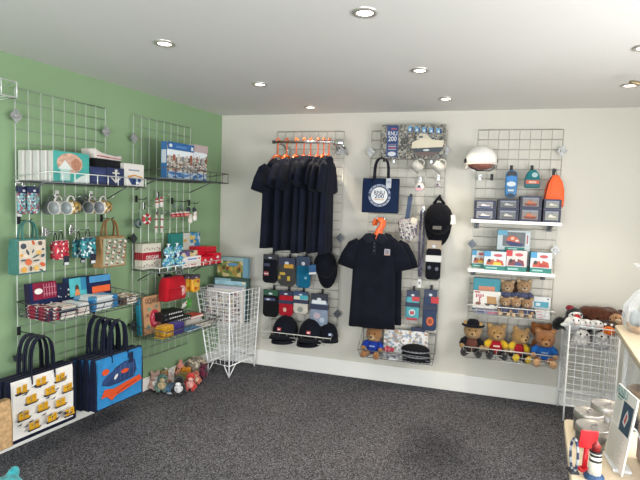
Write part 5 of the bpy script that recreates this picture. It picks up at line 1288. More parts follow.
# basket below: teddy, picture board, beanies
zb = .263
u, z = BK.uz(371, 362, .20)
teddy(BK.loc(u+.01, .155, zb-.0), R(-8), .275, 'honey teddy in a bright blue jumper sitting in the left of the basket', '#b07a42', '#d3b07c', '#2240a8', None, None, '#a56f3c', trim='#9fb0d8')
MBu, zt, w, h = bx(BK, 384, 428.5, 329, 360, .15)
carton(BK, MBu-w/2, MBu+w/2, zb, zt-zb, .15, .02, 'white picture board covered in rows of little boats and birds', C('#dedfe0'), lambda p: [p.r(0, 0, 1, 1, pat(['#e3e4e4', '#dcdde0', '#9fb0c4', '#e6e6e4', '#c4ae88', '#e0e0e2', '#8f979e', '#e4e2de', '#b08f7c'], 55)), p.e(.5, .62, .1, .12, C('#eceeee')), p.e(.38, .3, .09, .1, C('#e6eaec')), p.e(.47, .36, .05, .08, C('#5a6a9a'))] + [p.e(.08+.125*i+.02*((j*3+i) % 3), .12+.17*j, .03, .035, C(['#9fb4c8', '#c9b48d', '#8d9399', '#b58f7a', '#7f97ab', '#d0c29f', '#a9adb0'][(i*5+j*3) % 7])) for i in range(8) for j in range(5)], 'picture_board', 'board', tilt=R(-8))
def beanie(u, d, z, lb, c):
    t = thing('beanie', lb, 'hat', BK.loc(u, d, z), 0, 'black knitted hats in the basket')
    MB(dark(c)).ell((0, 0, .012), (.115, .075, .042), None, 20, 8, zmin=-.25).obj('hat_body', t)
    MB(mat('#77787d', .8)).lathe([(.112, 0), (.117, .006), (.112, .014)], 22, squash=(1, .66)).obj('ribbed_edge', t)
u = BK.uz(416, 364, .2)[0]
for i in range(3): beanie(u-.006*i, .185, zb+.002+.042*i, 'black knitted hat, %s of the pile at the right of the basket' % ['bottom', 'middle', 'top'][i], ['#17181c', '#1b1c21', '#15161a'][i])
u = BK.uz(392, 363, .21)[0]
folded(BK, u, .20, zb, .10, .07, .05, 'grey and white folded scarf in front of the picture board', pat(['#8d9096', '#d5d6d8', '#5f636b', '#b4b7bb'], 40), 3, 0, 'scarf', 'scarf')
u = BK.uz(387.5, 352, .22)[0]
plush(BK.loc(u-.005, .20, zb+.052), 0, 'small red soft fish lying beside the teddy in the basket', fish('#b3344a', '#e2c9c9'), s=.5)
carton(BK, BK.uz(411, 328, .11)[0], BK.uz(425, 328, .11)[0], zb, BK.uz(418, 327.5, .11)[1]-zb, .115, .02, 'navy box standing behind the picture board', C('#222b4a'), None, 'gift_box')

# ================================================================== BACK WALL, right panel
u, z = BK.uz(481, 158, .2)
t = thing('helmet', 'white helmet with an open face and black side fittings', 'helmet', BK.loc(u, .17, z), R(14))
MB(mat('#eceae6', .25, var=.02, coat=.4)).ell((0, 0, -.02), (.117, .132, .115), None, 26, 14, zmin=-.18).obj('crown', t)
g = MB(mat('#eceae6', .25, var=.02)); 
n = 20; vs = []; fs = []
for i in range(n+1):
    a = PI*(1.0*i/n)-0.0
    x, y = .114*math.cos(a), .128*math.sin(a)
    dz = -.085
    vs += [(x, y, -.012), (x*.96, y*.96, dz)]
for i in range(n): fs.append((2*i, 2*i+1, 2*i+3, 2*i+2))
g.add(vs, fs, True)
for s in (-1, 1): g.add([(s*.116, 0, -.012), (s*.112, 0, -.085), (s*.108, -.055, -.075), (s*.112, -.05, -.018)], [(0, 1, 2, 3)])
g.obj('neck_guard', t)
MB(mat('#8d5a4c', .6, var=.3, scale=30)).ell((0, .0, -.055), (.088, .098, .034), None, 20, 10).obj('padding', t)
g = MB(mat('#d9cfc6', .15, var=.03)); vs = []; fs = []
for i in range(n+1):
    a = PI+PI*i/n; vs += [(.12*math.cos(a), .138*math.sin(a), -.038), (.12*math.cos(a), .142*math.sin(a), -.052)]
for i in range(n): fs.append((2*i, 2*i+1, 2*i+3, 2*i+2))
g.add(vs, fs, True).obj('visor_rim', t)
for s in (-1, 1): MB(m_hook_dk).ell((s*.117, -.01, -.022), (.010, .022, .020), None, 10, 7).obj('side_fitting', t)
MB(m_hook_dk).tube([(-.09, -.05, -.07), (-.05, -.09, -.10), (.05, -.09, -.10), (.09, -.05, -.07)], .004, 5).obj('chin_strap', t)
hook(BK, u, z-.02, .13, 'steel hook holding the white helmet'); 
for (x, lb) in ((480, 'empty steel hook under the helmet, left one'), (492, 'empty dark hook under the helmet, right one')):
    u, z = BK.uz(x, 177, .08); hook(BK, u, z, .05, lb, False, 'dark' in lb)
u, z, w, h = bx(BK, 506, 518, 170, 198, .11)
t = thing('hanging_pack', 'blue oval hanging pack with a white middle, left of the teal rounded purse', 'pack', BK.loc(u, .11, z))
def stad(w, h, n=8): return [(w/2*math.cos(a), -w/2+w/2*math.sin(a)) for a in [PI*i/n for i in range(n+1)]] + [(w/2*math.cos(a), -h+w/2+w/2*math.sin(a)) for a in [PI+PI*i/n for i in range(n+1)]]
g = MB(mat('#1f6fa8', .4)); g.prism(stad(w, h), -.014, .014, .006); p = PR(g, w, h, -.0146, 0, -h); p.e(.5, .84, .42, .13, C('#22242c')); p.e(.5, .7, .4, .1, C('#2f86d0')); p.e(.5, .5, .38, .09, C('#dfe6ea')); p.r(.14, .2, .86, .4, C('#3a7fb0')); p.r(.25, .24, .75, .3, C('#d9e2e6')); p.e(.5, .1, .3, .06, C('#1b2a40')); g.obj('soft_body', t); string(t, 0, .02)
hook(BK, u, z+.016, .07, 'dark hook holding the blue oval pack', False, True)
u, z, w, h = bx(BK, 525.5, 540.5, 170, 188, .11)
t = thing('coin_purse', 'teal rounded purse with an orange band, left of the orange drawstring bag', 'purse', BK.loc(u, .11, z))
g = MB(cloth('#2f7f86')); g.prism([(-w*.5, -h), (w*.5, -h), (w*.52, -h*.55), (w*.4, -h*.2), (w*.2, 0), (-w*.2, 0), (-w*.4, -h*.2), (-w*.52, -h*.55)], -.018, .018, .008); p = PR(g, w, h, -.0186, 0, -h); p.r(.05, .22, .95, .44, C('#c8553a')); p.r(.25, .26, .75, .38, C('#dfb9a4')); p.e(.62, .72, .2, .14, C('#a9c4c6')); p.r(.0, .08, 1, .16, C('#255f68')); g.obj('purse_body', t); string(t, 0, .02)
hook(BK, u, z+.016, .07, 'dark hook holding the teal rounded purse', False, True)
u, z, w, h = bx(BK, 545, 566, 175, 207, .13)
t = thing('drawstring_bag', 'bright orange drawstring bag hanging at the right of the panel', 'bag', BK.loc(u, .13, z))
m_od = mat('#f2622f', .7, var=.06, scale=14, bump=.4, bscale=30)
shell(MB(m_od), [(0, 0, w*.14, .012), (-h*.05, 0, w*.2, .02), (-h*.2, 0, w*.36, .028), (-h*.45, 0, w*.47, .035), (-h*.8, 0, w*.5, .035), (-h, 0, w*.48, .02)], 22, 2.5, .006).obj('bag_body', t)
g = MB(m_hook_dk); g.tube([(-w*.18, -.015, -.01), (-w*.36, -.03, -h*.3), (-w*.5, -.02, -h*.9)], .0035, 5).tube([(w*.1, 0, -.01), (0, .0, .035), (-w*.1, 0, -.01)], .0035, 5); g.obj('drawstring', t)
hook(BK, u, z+.03, .09, 'dark hook holding the orange drawstring bag', False, True)

# boxed model boats
def modelboat(hull, bgc, top):
    def f(p):
        p.r(0, 0, 1, 1, C('#2a3150')); p.r(.12, .16, .86, .86, C(bgc)); p.r(.12, .74, .86, .86, C('#8d94a4'))
        p.p([(.16, .38), (.82, .38), (.74, .2), (.26, .2)], C(hull)); p.p([(.3, .38), (.36, .6), (.5, .62), (.55, .48), (.7, .46), (.74, .38)], C(top)); p.r(.48, .56, .5, .78, C('#3a3f4a')); p.r(.01, .1, .10, .9, C('#161b30')); p.r(.88, .1, .98, .9, C('#1b2140'))
    return f
zs = 1.431; rows = [((474, 496), 209.3, 200.5, '#33426e', '#8d8a8c', '#e6e2de', 'navy and white'), ((497.5, 519), 208.8, 199.5, '#5b5b5a', '#6c7072', '#c9c8c4', 'grey'), ((519.7, 541.7), 208.0, 196, '#7a2f1a', '#8b827c', '#c96a3a', 'rust red'), ((543.3, 564.5), 209.3, 199.5, '#8f9186', '#8b8e8a', '#d9d6c9', 'pale grey')]
for (x0, x1), y1_, y0_, hu, bgc, top, nm in rows:
    u0, zA = BK.uz(x0, y1_, .20); u1 = BK.uz(x1, y1_, .20)[0]; h1 = zA-zs; h2 = BK.uz((x0+x1)/2, y0_, .20)[1]-zA-.001
    u1 = min(u1, 2.866)
    for (zz, h, wd) in ((zs, h1, 'lower'), (zs+h1+.001, h2, 'upper')):
        carton(BK, u0+.001, u1-.001, zz, h, .20, .09, 'boxed model boat with a %s hull, %s of its pair' % (nm, wd), C('#20274a'), modelboat(hu, bgc, top), 'model_boat_box', group='boxed model boats')
# teal toy boxes
def toybox(c1, c2, bgc='#dfe4e4', badge='#2f9fc0'):
    def f(p):
        p.r(0, 0, 1, 1, C(bgc)); p.r(0, 0, 1, .24, C('#1f8077')); p.r(0, .72, .3, 1, C(badge)); p.e(.62, .8, .2, .08, C('#c9545c')); p.p([(.1, .28), (.9, .28), (.84, .52), (.6, .6), (.3, .56), (.14, .5)], C(c1)); p.p([(.4, .28), (.8, .28), (.74, .42), (.45, .44)], C(c2)); p.r(.1, .08, .6, .16, C('#9fd0c8')); p.e(.24, .5, .08, .1, C('#3a332e')); p.e(.5, .54, .06, .06, C('#e9e3da'))
    return f
zs = 1.057
TB = [(472.5, 487, 250.5, .17, '#c9632f', '#e8c93c', 'teal-based toy box with a yellow and orange rescue truck, far left of the row'), (484.5, 507, 251.5, .26, '#c65a3a', '#f0d040', 'teal-based toy box with a yellow and red jeep, second from left'), (506.5, 527.5, 250.5, .26, '#8a3a40', '#3a4f80', 'teal-based toy box with a red top band, under the boxed lifeboat'), (531, 552.5, 252.5, .25, '#c9523a', '#b5382f', 'teal-based toy box with a long red vehicle, at the right end')]
for (x0, x1, yt, df, c1, c2, lb) in TB:
    cpx(BK, x0, x1, yt, zs, df, .075, lb, C('#2a6f70'), toybox(c1, c2, '#e9d9d6' if 'red top' in lb else '#dfe6e8', '#c8323a' if 'red top' in lb else '#4b9fd0'), 'toy_box', group='teal-based toy boxes')
zt = BK.uz(512, 250.3, .165)[1]
u0 = BK.uz(497.5, 250, .165)[0]; u1 = BK.uz(531, 250, .165)[0]
carton(BK, u0+.02, u1-.01, zs, zt-zs-.001, .165, .08, 'grey toy box at the back of the shelf supporting the boxed lifeboat', C('#7d868a'), toybox('#8a8f94', '#5f6a70', '#aab4b8'), 'toy_box', group='teal-based toy boxes')
def lifeb(p):
    p.r(0, 0, 1, 1, C('#c3cfd2')); p.r(.16, .2, .84, .92, mat('#565a5e', .4, var=.2, scale=20)); p.r(0, .74, .3, 1, C('#5fa5c4')); p.p([(.24, .46), (.3, .34), (.42, .22), (.74, .2), (.82, .34), (.6, .4), (.4, .46)], C('#1f2f66')); p.p([(.26, .48), (.4, .46), (.7, .38), (.64, .6), (.5, .74), (.36, .72)], C('#cf5a3a')); p.e(.46, .6, .06, .08, C('#e9c0a8')); p.e(.6, .5, .06, .05, C('#efd9d0')); p.r(.24, .0, .84, .17, C('#1f7f78')); p.r(.34, .04, .62, .11, C('#a9d6cf')); p.r(.86, .3, .96, .86, C('#dfe4e6')); p.r(.89, .36, .93, .8, C('#a9545c'))
cpx(BK, 498, 531, 230.5, zt, .165, .075, 'large window box with an orange and navy toy lifeboat, on top of the row', C('#b9c6ca'), lifeb, 'toy_box')

# upper basket
zb = .71
def lifebd(p): p.r(0, 0, 1, 1, C('#2f93a4')); p.r(.2, .52, .8, .76, C('#d98a6a')); p.e(.7, .3, .22, .12, C('#d5e2e4')); p.p([(.84, .3), (.94, .5), (.97, .48), (.9, .28)], C('#1d3d4a')); p.r(.06, .06, .94, .1, C('#5fb4c0'))
def craft(p): p.r(0, 0, 1, 1, C('#ece6dc')); p.p([(.52, .3), (.88, .3), (.84, .7), (.5, .72)], C('#b98a4e')); p.p([(.42, .3), (.9, .3), (.82, .14), (.5, .14)], C('#4a3a30')); [p.r(.1+.08*i, .6+.06*(i % 2), .15+.08*i, .8, C('#c45468')) for i in range(4)]; p.r(.22, .3, .27, .66, C('#b86a70')); p.e(.2, .28, .1, .09, C('#8a5a4a')); p.r(.05, .88, .25, .95, C('#c03a44')); p.e(.7, .2, .1, .06, C('#dfe3e6'))
cpx(BK, 474, 501, 278.5, zb, .10, .035, 'teal boxed set standing behind the white craft box in the upper basket', C('#2a8797'), lifebd, 'boxed_set')
cpx(BK, 473.5, 501, 291.5, zb+.03, .165, .05, 'white craft box with a brown boat and pink figures in the upper basket', C('#e6e0d6'), craft, 'craft_box', tilt=R(-4))
u0, u1 = BK.uz(474, 318, .21)[0], BK.uz(500, 318, .21)[0]
carton(BK, u0, u1, zb, .035, .215, .06, 'flat navy and white packet at the bottom left of the upper basket', C('#7d839a'), lambda p: (p.r(.5, .2, .95, .6, C('#c06a7c')), p.r(.05, .3, .4, .7, C('#4a5578'))), 'packet', 'packet')
carton(BK, u0, u1, zb, .029, .15, .075, 'white flat packet lying under the white craft box', C('#c9ccd4'), None, 'packet', 'packet')
TD = [(506.5, 304, .10, .20, 'back row left', '#c49a6a'), (523, 306, .10, .215, 'back row right', '#c69c6c'), (505.5, 318, .19, .155, 'front row left', '#b98b5c'), (516, 317.5, .19, .155, 'front row middle', '#c0925f'), (527, 317, .19, .155, 'front row right', '#ba8a58')]
for (x, y, d, s, lb, fc) in TD:
    u = BK.uz(x, 300, d)[0]; back = 'back' in lb
    teddy(BK.loc(u, d, zb+(.075 if back else 0)), R(rnd.uniform(-12, 12)), s, 'small beige teddy in a grey-blue jumper, %s of the five' % lb, fc, '#e0c39c', '#565b78', 'small beige teddies', hand=fc)
carton(BK, BK.uz(500, 310, .1)[0], BK.uz(531, 310, .1)[0], zb, .073, .13, .07, 'closed carton the back row of small teddies sits on', C('#8d8a90'), None, 'packet', 'box')
u = BK.uz(515, 292, .065)[0]
plush(BK.loc(u, .075, zb+.075), 0, 'dark brown soft dog behind the back row of small teddies', [('body', '#40281e', [((0, 0, .05), (.06, .02, .05)), ((0, 0, .125), (.065, .025, .05)), ((-.05, 0, .12), (.02, .015, .03)), ((.05, 0, .12), (.02, .015, .03))]), ('hat', '#26345e', [((.06, -.01, .135), (.03, .02, .025))])], vox=.01)
cpx(BK, 532.5, 551, 297, zb, .10, .05, 'white box with a teal stripe standing at the right of the upper basket', C('#e3e6e7'), lambda p: (p.r(0, 0, 1, 1, C('#e6e8e8')), p.r(.1, .45, .9, .75, C('#4fa3bb')), p.r(.2, .52, .45, .68, C('#d8e9ec')), p.e(.3, .2, .1, .08, C('#b9c6cc')), p.e(.85, .9, .05, .04, C('#3a4a54'))), 'boxed_set')
u0, u1 = BK.uz(536, 315, .2)[0], min(2.84, BK.uz(553, 315, .2)[0])
for i in range(3): carton(BK, u0-.004*i, u1-.004*i, zb+.021*i, .02, .205, .09, 'white flat boxed set, %s of the pile at the right of the upper basket' % ['bottom', 'middle', 'top'][i], C(['#dfe0e0', '#e8e8e6', '#e2e3e4'][i]), lambda p: p.r(.1, .3, .5, .7, C('#c9969a')), 'boxed_set', 'box', 'white flat boxed sets')

# lower basket of big teddies
zb = .378
def big(x, d, s, *a, **k):
    u = BK.uz(x, 345, d)[0]; dz = k.pop('dz', 0); rz = k.pop('rz', 0); return teddy(BK.loc(u, d, zb+dz), R(rz), s, *a, **k)
big(472, .17, .275, 'large teddy in a black broad hat, black coat and brown waistcoat, leftmost large bear', '#b48a50', '#c79f66', '#6d4238', hat='broad', feet='#17161a', arm_cloth='#16161b', legc='#17161a', rz=-4)
big(495.5, .165, .275, 'large brown teddy in a red top with yellow sleeves, second in the lower basket', '#b08445', '#c79f60', '#b01f2c', arm_cloth='#e0b52e', legc='#1b191c', feet='#17161a', trim='#e6d9c9', rz=4)
big(515, .165, .27, 'large brown teddy in a red top slumped sideways with yellow feet', '#b58a4c', '#caa264', '#a81f2c', arm_cloth='#d9b62f', legc='#1c1a1d', feet='#e6c222', rz=24, tilt=R(11), dz=-.005)
big(544, .175, .285, 'large ginger teddy in a bright blue jumper at the right end of the lower basket', '#a66a35', '#c08a50', '#2163b4', feet='#d6a878', hand='#c98f58', trim='#8fb0dc', rz=-2, lean=R(8))
u = BK.uz(541, 333, .075)[0]
plush(BK.loc(u, .082, zb), 0, 'brown soft toy with rounded ears peeping over the blue-jumpered teddy', [('body', '#8a5228', [((0, 0, .09), (.07, .026, .09)), ((0, 0, .215), (.085, .035, .06)), ((-.06, 0, .26), (.022, .015, .022)), ((.06, 0, .26), (.022, .015, .022))]), ('muzzle', '#b07a44', [((0, -.03, .2), (.03, .015, .022))])], vox=.012)
# ================================================================== right-hand bin and display unit
zf = .545
def binp(x, y, z, d): u, zz = BK.uz(x, y, d); return Vector((u, -d, zz))
# filling of plain toys low in the bin keeps the visible ones up at the rim
for i, (x, y, lb, c) in enumerate(((3.04, -.13, 'grey soft toy down inside the right-hand bin, rear left', '#b9b6b4'), (3.18, -.13, 'white soft toy down inside the right-hand bin, rear right', '#d9d7d4'), (3.04, -.27, 'white soft toy down inside the right-hand bin, front left', '#dedcd9'), (3.17, -.28, 'pale grey soft toy down inside the right-hand bin, front right', '#c9c7c6'))):
    plush((x, y, zf), 0, lb, [('body', c, [((0, 0, .055), (.062, .075, .055)), ((0, -.03, .095), (.05, .05, .04)), ((-.04, .02, .02), (.03, .04, .02)), ((.04, .02, .02), (.03, .04, .02))]), ('eye', '#151515', [((-.02, -.072, .11), (.007, .005, .007)), ((.02, -.072, .11), (.007, .005, .007))])], group='soft toys down in the right-hand bin')
p = binp(574, 306, 0, .15)
def puffin(loc, rz, lb, s):
    t = thing('puffin_toy', lb, 'soft toy', loc, rz, scale=s)
    g = MB(fur('#141418')); g.ell((0, 0, .07), (.115, .085, .07)).ell((0, -.02, .16), (.072, .066, .062)).ell((-.12, -.01, .07), (.05, .04, .065), (0, R(25), 0)).ell((.12, -.01, .07), (.05, .04, .065), (0, R(-25), 0)); remesh(g.obj('body', t), .011)
    MB(fur('#eceae6')).ell((0, -.055, .065), (.085, .05, .055), None, 14, 9).obj('belly', t)
    MB(fur('#efece8')).ell((0, -.048, .155), (.060, .045, .048), None, 14, 9).obj('face', t)
    MB(fur('#c0212c')).ell((0, -.092, .152), (.030, .034, .030), None, 12, 8).obj('beak', t)
    MB(fur('#8d2a34')).ell((-.035, -.01, .215), (.035, .025, .025), None, 12, 8).obj('cap', t)
    for s_ in (-1, 1): MB(mat('#0e0e0e', .2)).ell((s_*.035, -.085, .172), (.008, .006, .009), None, 8, 6).obj('eye', t)
    return t
puffin((p.x, -.15, .62), R(6), 'black and white soft puffin with a red beak at the left of the bin', .85)
def brown(loc, rz):
    t = thing('soft_toy', 'big dark brown shaggy soft toy lying across the back of the bin', 'soft toy', loc, rz)
    g = MB(fur('#57301f')); g.ell((0, 0, .07), (.13, .085, .075)).ell((-.10, -.02, .115), (.055, .05, .045)).ell((-.03, -.03, .13), (.085, .05, .035)).ell((.09, -.03, .10), (.055, .05, .05)).ell((.05, .02, .13), (.06, .05, .03)); remesh(g.obj('body', t), .012)
    MB(fur('#2a1710')).ell((.02, -.085, .045), (.085, .03, .035), None, 12, 8).obj('muzzle', t)
    for x in (-.10, .12): MB(fur('#43241a')).ell((x, -.02, .12), (.03, .022, .035), None, 12, 8).obj('ear', t)
    for x in (-.03, .05): MB(mat('#0e0a08', .2)).ell((x, -.082, .09), (.008, .006, .008), None, 8, 6).obj('eye', t)
p = binp(602, 303, 0, .125)
brown((p.x, -.125, .665), R(-6))
p = binp(619, 306, 0, .2)
plush((p.x-.01, -.19, .63), 0, 'tan soft dog with floppy ears at the right of the bin', [('body', '#b98a60', [((0, 0, .06), (.05, .045, .06)), ((0, -.015, .13), (.042, .04, .038)), ((-.035, -.01, .12), (.014, .018, .03)), ((.035, -.01, .12), (.014, .018, .03))]), ('muzzle', '#dcc0a0', [((0, -.05, .122), (.02, .02, .016))]), ('eye', '#101010', [((-.015, -.05, .142), (.005, .004, .005)), ((.015, -.05, .142), (.005, .004, .005))])])
G3 = 'white soft toys at the front rim of the right-hand bin'
for (x, y, lb, s, c) in ((575, 314, 'white soft seal lying at the front left rim of the bin', 1.15, '#fdfbfa'), (587, 316, 'white soft seal with a pinkish face, second along the front rim of the bin', 1.0, '#f6eeec'), (597, 319, 'white and pale grey soft gull beside the orange-beaked toy', 1.0, '#f4f4f0')):
    p = binp(x, y, 0, .29)
    plush((p.x, -.27, .678), 0, lb, [('body', c, [((0, 0, .035), (.055, .05, .038)), ((0, -.035, .05), (.035, .03, .03)), ((-.05, 0, .015), (.03, .02, .012)), ((.05, 0, .015), (.03, .02, .012))]), ('muzzle', '#dcc9c4', [((0, -.062, .045), (.014, .012, .010))]), ('eye', '#101010', [((-.014, -.06, .062), (.005, .004, .005)), ((.014, -.06, .062), (.005, .004, .005))])], group=G3, s=s)
p = binp(608, 318, 0, .28)
plush((p.x, -.275, .64), 0, 'dark soft bird with a big bright orange beak at the front right of the bin', [('body', '#3a2620', [((0, .02, .05), (.065, .055, .05)), ((.04, .02, .07), (.03, .03, .03)), ((-.05, .03, .06), (.03, .03, .03))]), ('beak', '#e8701c', [((0, -.045, .052), (.040, .032, .032))]), ('eye', '#f2f0ec', [((-.02, -.03, .092), (.009, .007, .009)), ((.02, -.03, .092), (.009, .007, .009))])])

# cream display unit: upper shelf and lower table
m_cream = mat('#d9cbb2', .55, var=.03, scale=4)
ZU, ZL = .80, .60
def slab(name, x0, x1, y0, y1, z, r, label, legs):
    t = thing(name, label, 'table', ((x0+x1)/2, (y0+y1)/2, 0))
    cx, cy = (x0+x1)/2, (y0+y1)/2; P = []
    for (sx_, sy_, a0) in ((1, 1, 0), (-1, 1, 90), (-1, -1, 180), (1, -1, 270)):
        for k in range(6):
            a = R(a0+90*k/5); P.append((sx_*((x1-x0)/2-r)+r*math.cos(a), sy_*((y1-y0)/2-r)+r*math.sin(a)))
    g = MB(m_cream).x(Matrix.Rotation(R(90), 4, 'X')); 
    g.prism([(p_[0], p_[1]) for p_ in P], z-.035, z, .004); g.x(); g.obj('tabletop', t)
    for (lx, ly) in legs: MB(m_white_wire).tube([(lx-cx, ly-cy, 0), (lx-cx, ly-cy, z-.035)], .016, 10).obj('leg', t)
    return t
def rslab(name, c, w, l, z, r, label):
    """slab whose far left corner stands at c, its edge parallel to the side walls"""
    a = -.142
    t = slab(name, 0, w, -l, 0, z, r, label, [(.07, -.08), (w-.07, -.08), (.07, -l+.08), (w-.07, -l+.08)])
    t.rotation_euler.z = a
    t.location = Vector((c[0], c[1], 0))+Matrix.Rotation(a, 3, 'Z') @ Vector((w/2, -l/2, 0)); return t
TUP = rslab('display_table', (3.149, -.60), .52, 1.05, ZU, .05, 'cream-topped higher display table at the right edge, behind the lower one')
rslab('display_table', (2.65, -1.782), .34, 1.2, ZL, .03, 'cream-topped lower display table with tins and a lighthouse at the bottom right')
# tins
m_tin, m_lid = mat('#8d8b86', .3, metal=.9, var=.05), mat('#a9a5a0', .35, metal=.7, var=.04)
def tin(x, y, zl, r, lb):
    p = onz(x, y, zl); h = zl-ZL
    t = thing('storage_tin', lb, 'tin', (p.x, p.y, ZL), rnd.uniform(0, 1), 'round silver tins')
    MB(m_tin).lathe([(.0001, 0), (r*.97, 0), (r, .004), (r, h*.72), (r*.98, h*.73)], 30).obj('tin_body', t)
    MB(m_lid).lathe([(r*1.015, h*.70), (r*1.025, h*.72), (r*1.025, h-.004), (r*.99, h), (r*.93, h-.003), (.0001, h-.003)], 30).obj('lid', t)
    MB(mat('#6d6a6c', .4)).tube([(-.02, -.01, h-.001), (0, .006, h-.001), (.016, -.004, h-.001), (.024, .01, h-.001)], .0022, 5).obj('lid_mark', t)
tin(589, 411, .685, .055, 'silver tin at the back left of the three on the lower table')
tin(607.5, 404, .705, .060, 'tallest silver tin at the back right, partly behind the leaflet')
tin(593, 425, .675, .060, 'silver tin at the front of the three, behind the red card')
# lighthouse
p = onz(594, 478, ZL)
t = thing('lighthouse_figure', 'white lighthouse figure with black bands and a red lantern on the lower table', 'ornament', (p.x, p.y, ZL), group=None)
h = .128
MB(mat('#2c4a70', .6, var=.3, scale=30)).ell((0, 0, .0), (.033, .033, .022), None, 16, 8, zmin=.02, bumpy=.15).obj('rock_base', t)
MB(mat('#cfccc4', .4)).lathe([(.021, .013), (.0195, h*.4), (.0175, h*.72), (.0001, h*.72)], 20).obj('tower', t)
for z in (.48, .62): MB(mat('#17181d', .4)).lathe([(.0197-.0009*(z-.48)*10, h*z), (.0192-.0009*(z-.48)*10, h*(z+.06))], 20).obj('black_band', t)
MB(mat('#17181d', .4)).lathe([(.020, h*.72), (.020, h*.75), (.014, h*.75)], 20).obj('gallery', t)
MB(mat('#8d2a2c', .4)).lathe([(.013, h*.75), (.013, h*.87), (.015, h*.88), (.007, h*.97), (.003, h*1.03), (.0001, h*1.04)], 16).obj('lantern', t)
# red card on a stem
p = onz(584, 470, ZL)
t = thing('red_paddle', 'small square red paddle-shaped sign on a red stem in front of the tins', 'sign', (p.x, p.y, ZL), R(22))
m_rd = mat('#d0222c', .4, var=.05)
MB(m_rd).box((.008, 0, .112), (.066, .006, .064), .002, rot=(0, R(6), 0)).obj('card', t)
MB(m_rd).tube([(0, 0, .006), (.003, 0, .08)], [.009, .008], 8).obj('stem', t); MB(m_rd).lathe([(.0001, 0), (.022, 0), (.020, .006), (.0001, .008)], 14).obj('foot', t)
# striped loop
p = onz(569, 471, ZL)
t = thing('rope_loop', 'blue and white striped rope loop standing at the left edge of the lower table', 'ornament', (p.x+.012, p.y, ZL), R(100))
for k in range(16):
    a0, a1 = 2*PI*k/16, 2*PI*(k+1)/16
    MB(C('#25385c' if k % 2 else '#a9b2bc')).tube([(.030*math.cos(a0+(a1-a0)*j/3), 0, .062+.056*math.sin(a0+(a1-a0)*j/3)) for j in range(4)], .0045, 8).obj('rope_section', t)
MB(C('#2b2f3a')).box((0, 0, .004), (.04, .03, .008), .002).obj('foot', t)
# leaflet leaning in a holder
TL, TR, dn = Vector((2.763, -2.081, .88)), Vector((2.775, -2.243, .88)), Vector((-.1144, -.0085, -.9934))*.278
ex = (TR-TL); wv = ex.length; ex.normalize(); ey = (-dn); hv = ey.length; ey.normalize(); ey = (ey-ex*ey.dot(ex)).normalized(); nz_ = ex.cross(ey)
org = TL+ex*wv/2+dn*.5
Mx = Matrix((ex, ey, nz_)).transposed().to_4x4()
t = thing('leaflet_stand', 'tall white leaflet in a leaning stand with a dark blue picture and printed lines', 'leaflet', (org.x, org.y, ZL))
def lf(m): return MB(m).x(Matrix.Translation(Vector((0, 0, org.z-ZL))) @ Mx)
FX = Matrix.Rotation(R(-90), 4, 'X')
lf(C('#efece6')).box((0, 0, -.003), (wv, hv, .006), .001).obj('card', t)
sgn = 1 if nz_.dot(CAM-org) > 0 else -1
g = lf(C('#2b4a60')); zz = .0008
def q(m, x0, y0, x1, y1): g.m(m).add([(x0*wv, y0*hv, zz), (x1*wv, y0*hv, zz), (x1*wv, y1*hv, zz), (x0*wv, y1*hv, zz)], [(0, 1, 2, 3)])
q(C('#27465e'), -.06, -.02, .44, .36); zz = .0012
g.m(C('#d5d9dc')).add([(.06*wv, .1*hv, zz), (.2*wv, .06*hv, zz), (.3*wv, .2*hv, zz), (.2*wv, .29*hv, zz), (.12*wv, .22*hv, zz)], [(0, 1, 2, 3, 4)]); zz = .0015
g.m(C('#c0453c')).add([(.12*wv, .12*hv, zz), (.2*wv, .1*hv, zz), (.24*wv, .22*hv, zz), (.18*wv, .24*hv, zz)], [(0, 1, 2, 3)])
for i in range(15): q(C('#b9b6b4'), -.42, -.03-.03*i, -.42+.8*(.8+.2*((i*7) % 5)/5), -.022-.03*i)
for i in range(9): q(C('#bdbab6'), -.42, .30-.033*i, -.14, .308-.033*i)
q(C('#6fb0b0'), -.42, .33, -.16, .35)
g.text('RNLI', .042, 0, 0, 0, M=Matrix.Translation((-.20*wv, .43*hv, .0016))); g.m(C('#33424f')); q(C('#33424f'), -.4, .37, -.1, .39)
g.obj('printed_face', t)
lf(mat('#d5dade', .08, var=.02, alpha=.45)).tube([(0, .1*hv, -.008), (0, .02*hv, -.05), (0, -.36*hv, -.13)], .004, 6).obj('rear_strut', t)
MB(mat('#d5dade', .1, var=.02)).box((dn.x*.5+.02, dn.y*.5+.01, .006), (.06, .12, .012), .003).obj('foot', t)
tag(MB(mat('#8d7a74', .7, var=.06)).box((0, 0, .08), (.10, .26, .15), .004).obj('storage_box', None, (2.89, -2.20, ZL)), 'plain taupe storage box standing behind the white leaflet', 'box')
tag(MB(mat('#e3dcd9', .1, var=.03, alpha=.5)).box((0, 0, .05), (.07, .12, .10), .003).m(C('#c97a80')).box((0, 0, .03), (.05, .09, .05), .003).obj('clear_box', None, (2.79, -2.66, ZL)), 'small clear box with a pink item at the bottom right corner', 'box')
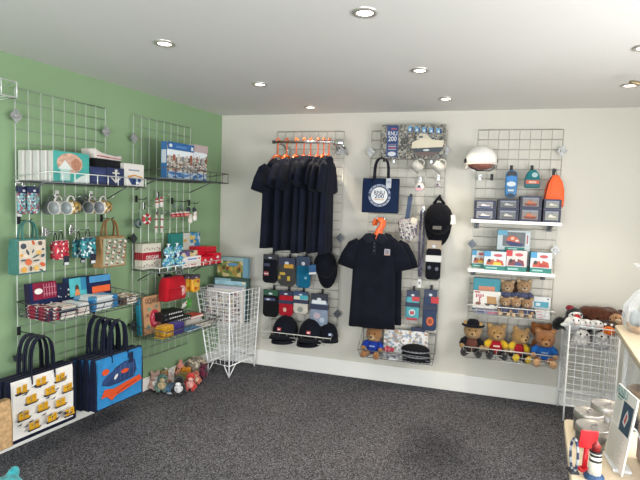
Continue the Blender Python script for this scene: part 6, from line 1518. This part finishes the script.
# cellophane-wrapped gifts
m_cel = mat('#e6ebf2', .08, var=.02, alpha=.2, spec=.8)
def wrapped(loc, s, label, items, tall=1.):
    t = thing('wrapped_gift', label, 'gift', loc, .4, scale=s)
    MB(mat('#b89468', .8, var=.3, scale=60)).lathe([(.0001, 0), (.12, 0), (.14, .05), (.132, .05), (.115, .008), (.0001, .008)], 20).obj('tray', t)
    for (nm, c, cpos, rr) in items: MB(mat(c, .7, var=.15)).ell(cpos, rr, None, 14, 9, bumpy=.04).obj(nm, t)
    g = MB(m_cel); n = 26; rows = [(.0, .145), (.08, .165), (.18, .150), (.27, .10), (.33, .045), (.36, .022), (.40, .05), (.47, .12*tall)]; vs = []; fs = []
    for j, (z, r) in enumerate(rows):
        for k in range(n):
            a = 2*PI*k/n; q_ = 1+(.10 if k % 2 else -.08)*(1 if j else 0)+rnd.uniform(-.04, .04); vs.append((r*q_*math.cos(a), r*q_*math.sin(a), z*(1 if j < 7 else tall)+rnd.uniform(-.008, .008)*(j > 1)))
    for j in range(len(rows)-1):
        for k in range(n): l = (k+1) % n; fs.append((j*n+k, j*n+l, (j+1)*n+l, (j+1)*n+k))
    g.add(vs, fs).obj('cellophane', t)
    MB(mat('#c9cdd6', .3)).tube([(.026*math.cos(a), .026*math.sin(a), .36) for a in [2*PI*i/12 for i in range(12)]], .006, 6, True).obj('ribbon', t)
    return t
p = onz(650, 333, ZU)
wrapped((p.x, p.y, ZU), .88, 'clear cellophane-wrapped gift tray with wooden pieces on the higher display table', [('wooden_piece', '#a9744c', (-.07, -.07, .07), (.05, .04, .03)), ('wooden_piece', '#c49a70', (.0, -.09, .06), (.05, .035, .035)), ('white_piece', '#e6e0d6', (-.03, -.06, .12), (.045, .04, .035)), ('grey_piece', '#8d9699', (-.10, .02, .09), (.035, .04, .07)), ('grey_piece', '#a3a9ab', (.06, 0, .13), (.05, .05, .06)), ('beige_piece', '#d3c4b0', (.07, -.07, .1), (.045, .04, .04))])
g = MB(m_cream).box((.02, 0, .40), (.40, .92, .03), .004); g.obj('lower_shelf', TUP)
p = onz(648, 396, .416)
wrapped((p.x, p.y, .416), .72, 'clear cellophane-wrapped gift under the higher display table', [('white_piece', '#dfe4f2', (0, -.03, .11), (.09, .08, .09)), ('pink_piece', '#d9a9b0', (-.06, -.07, .08), (.04, .03, .03)), ('blue_piece', '#a9b9dc', (.05, -.07, .1), (.04, .03, .05))])
SC.view_settings.view_transform = 'Standard'
SC.view_settings.look = 'Medium Contrast'
SC.view_settings.exposure = 0.0
SC.cycles.max_bounces = 8
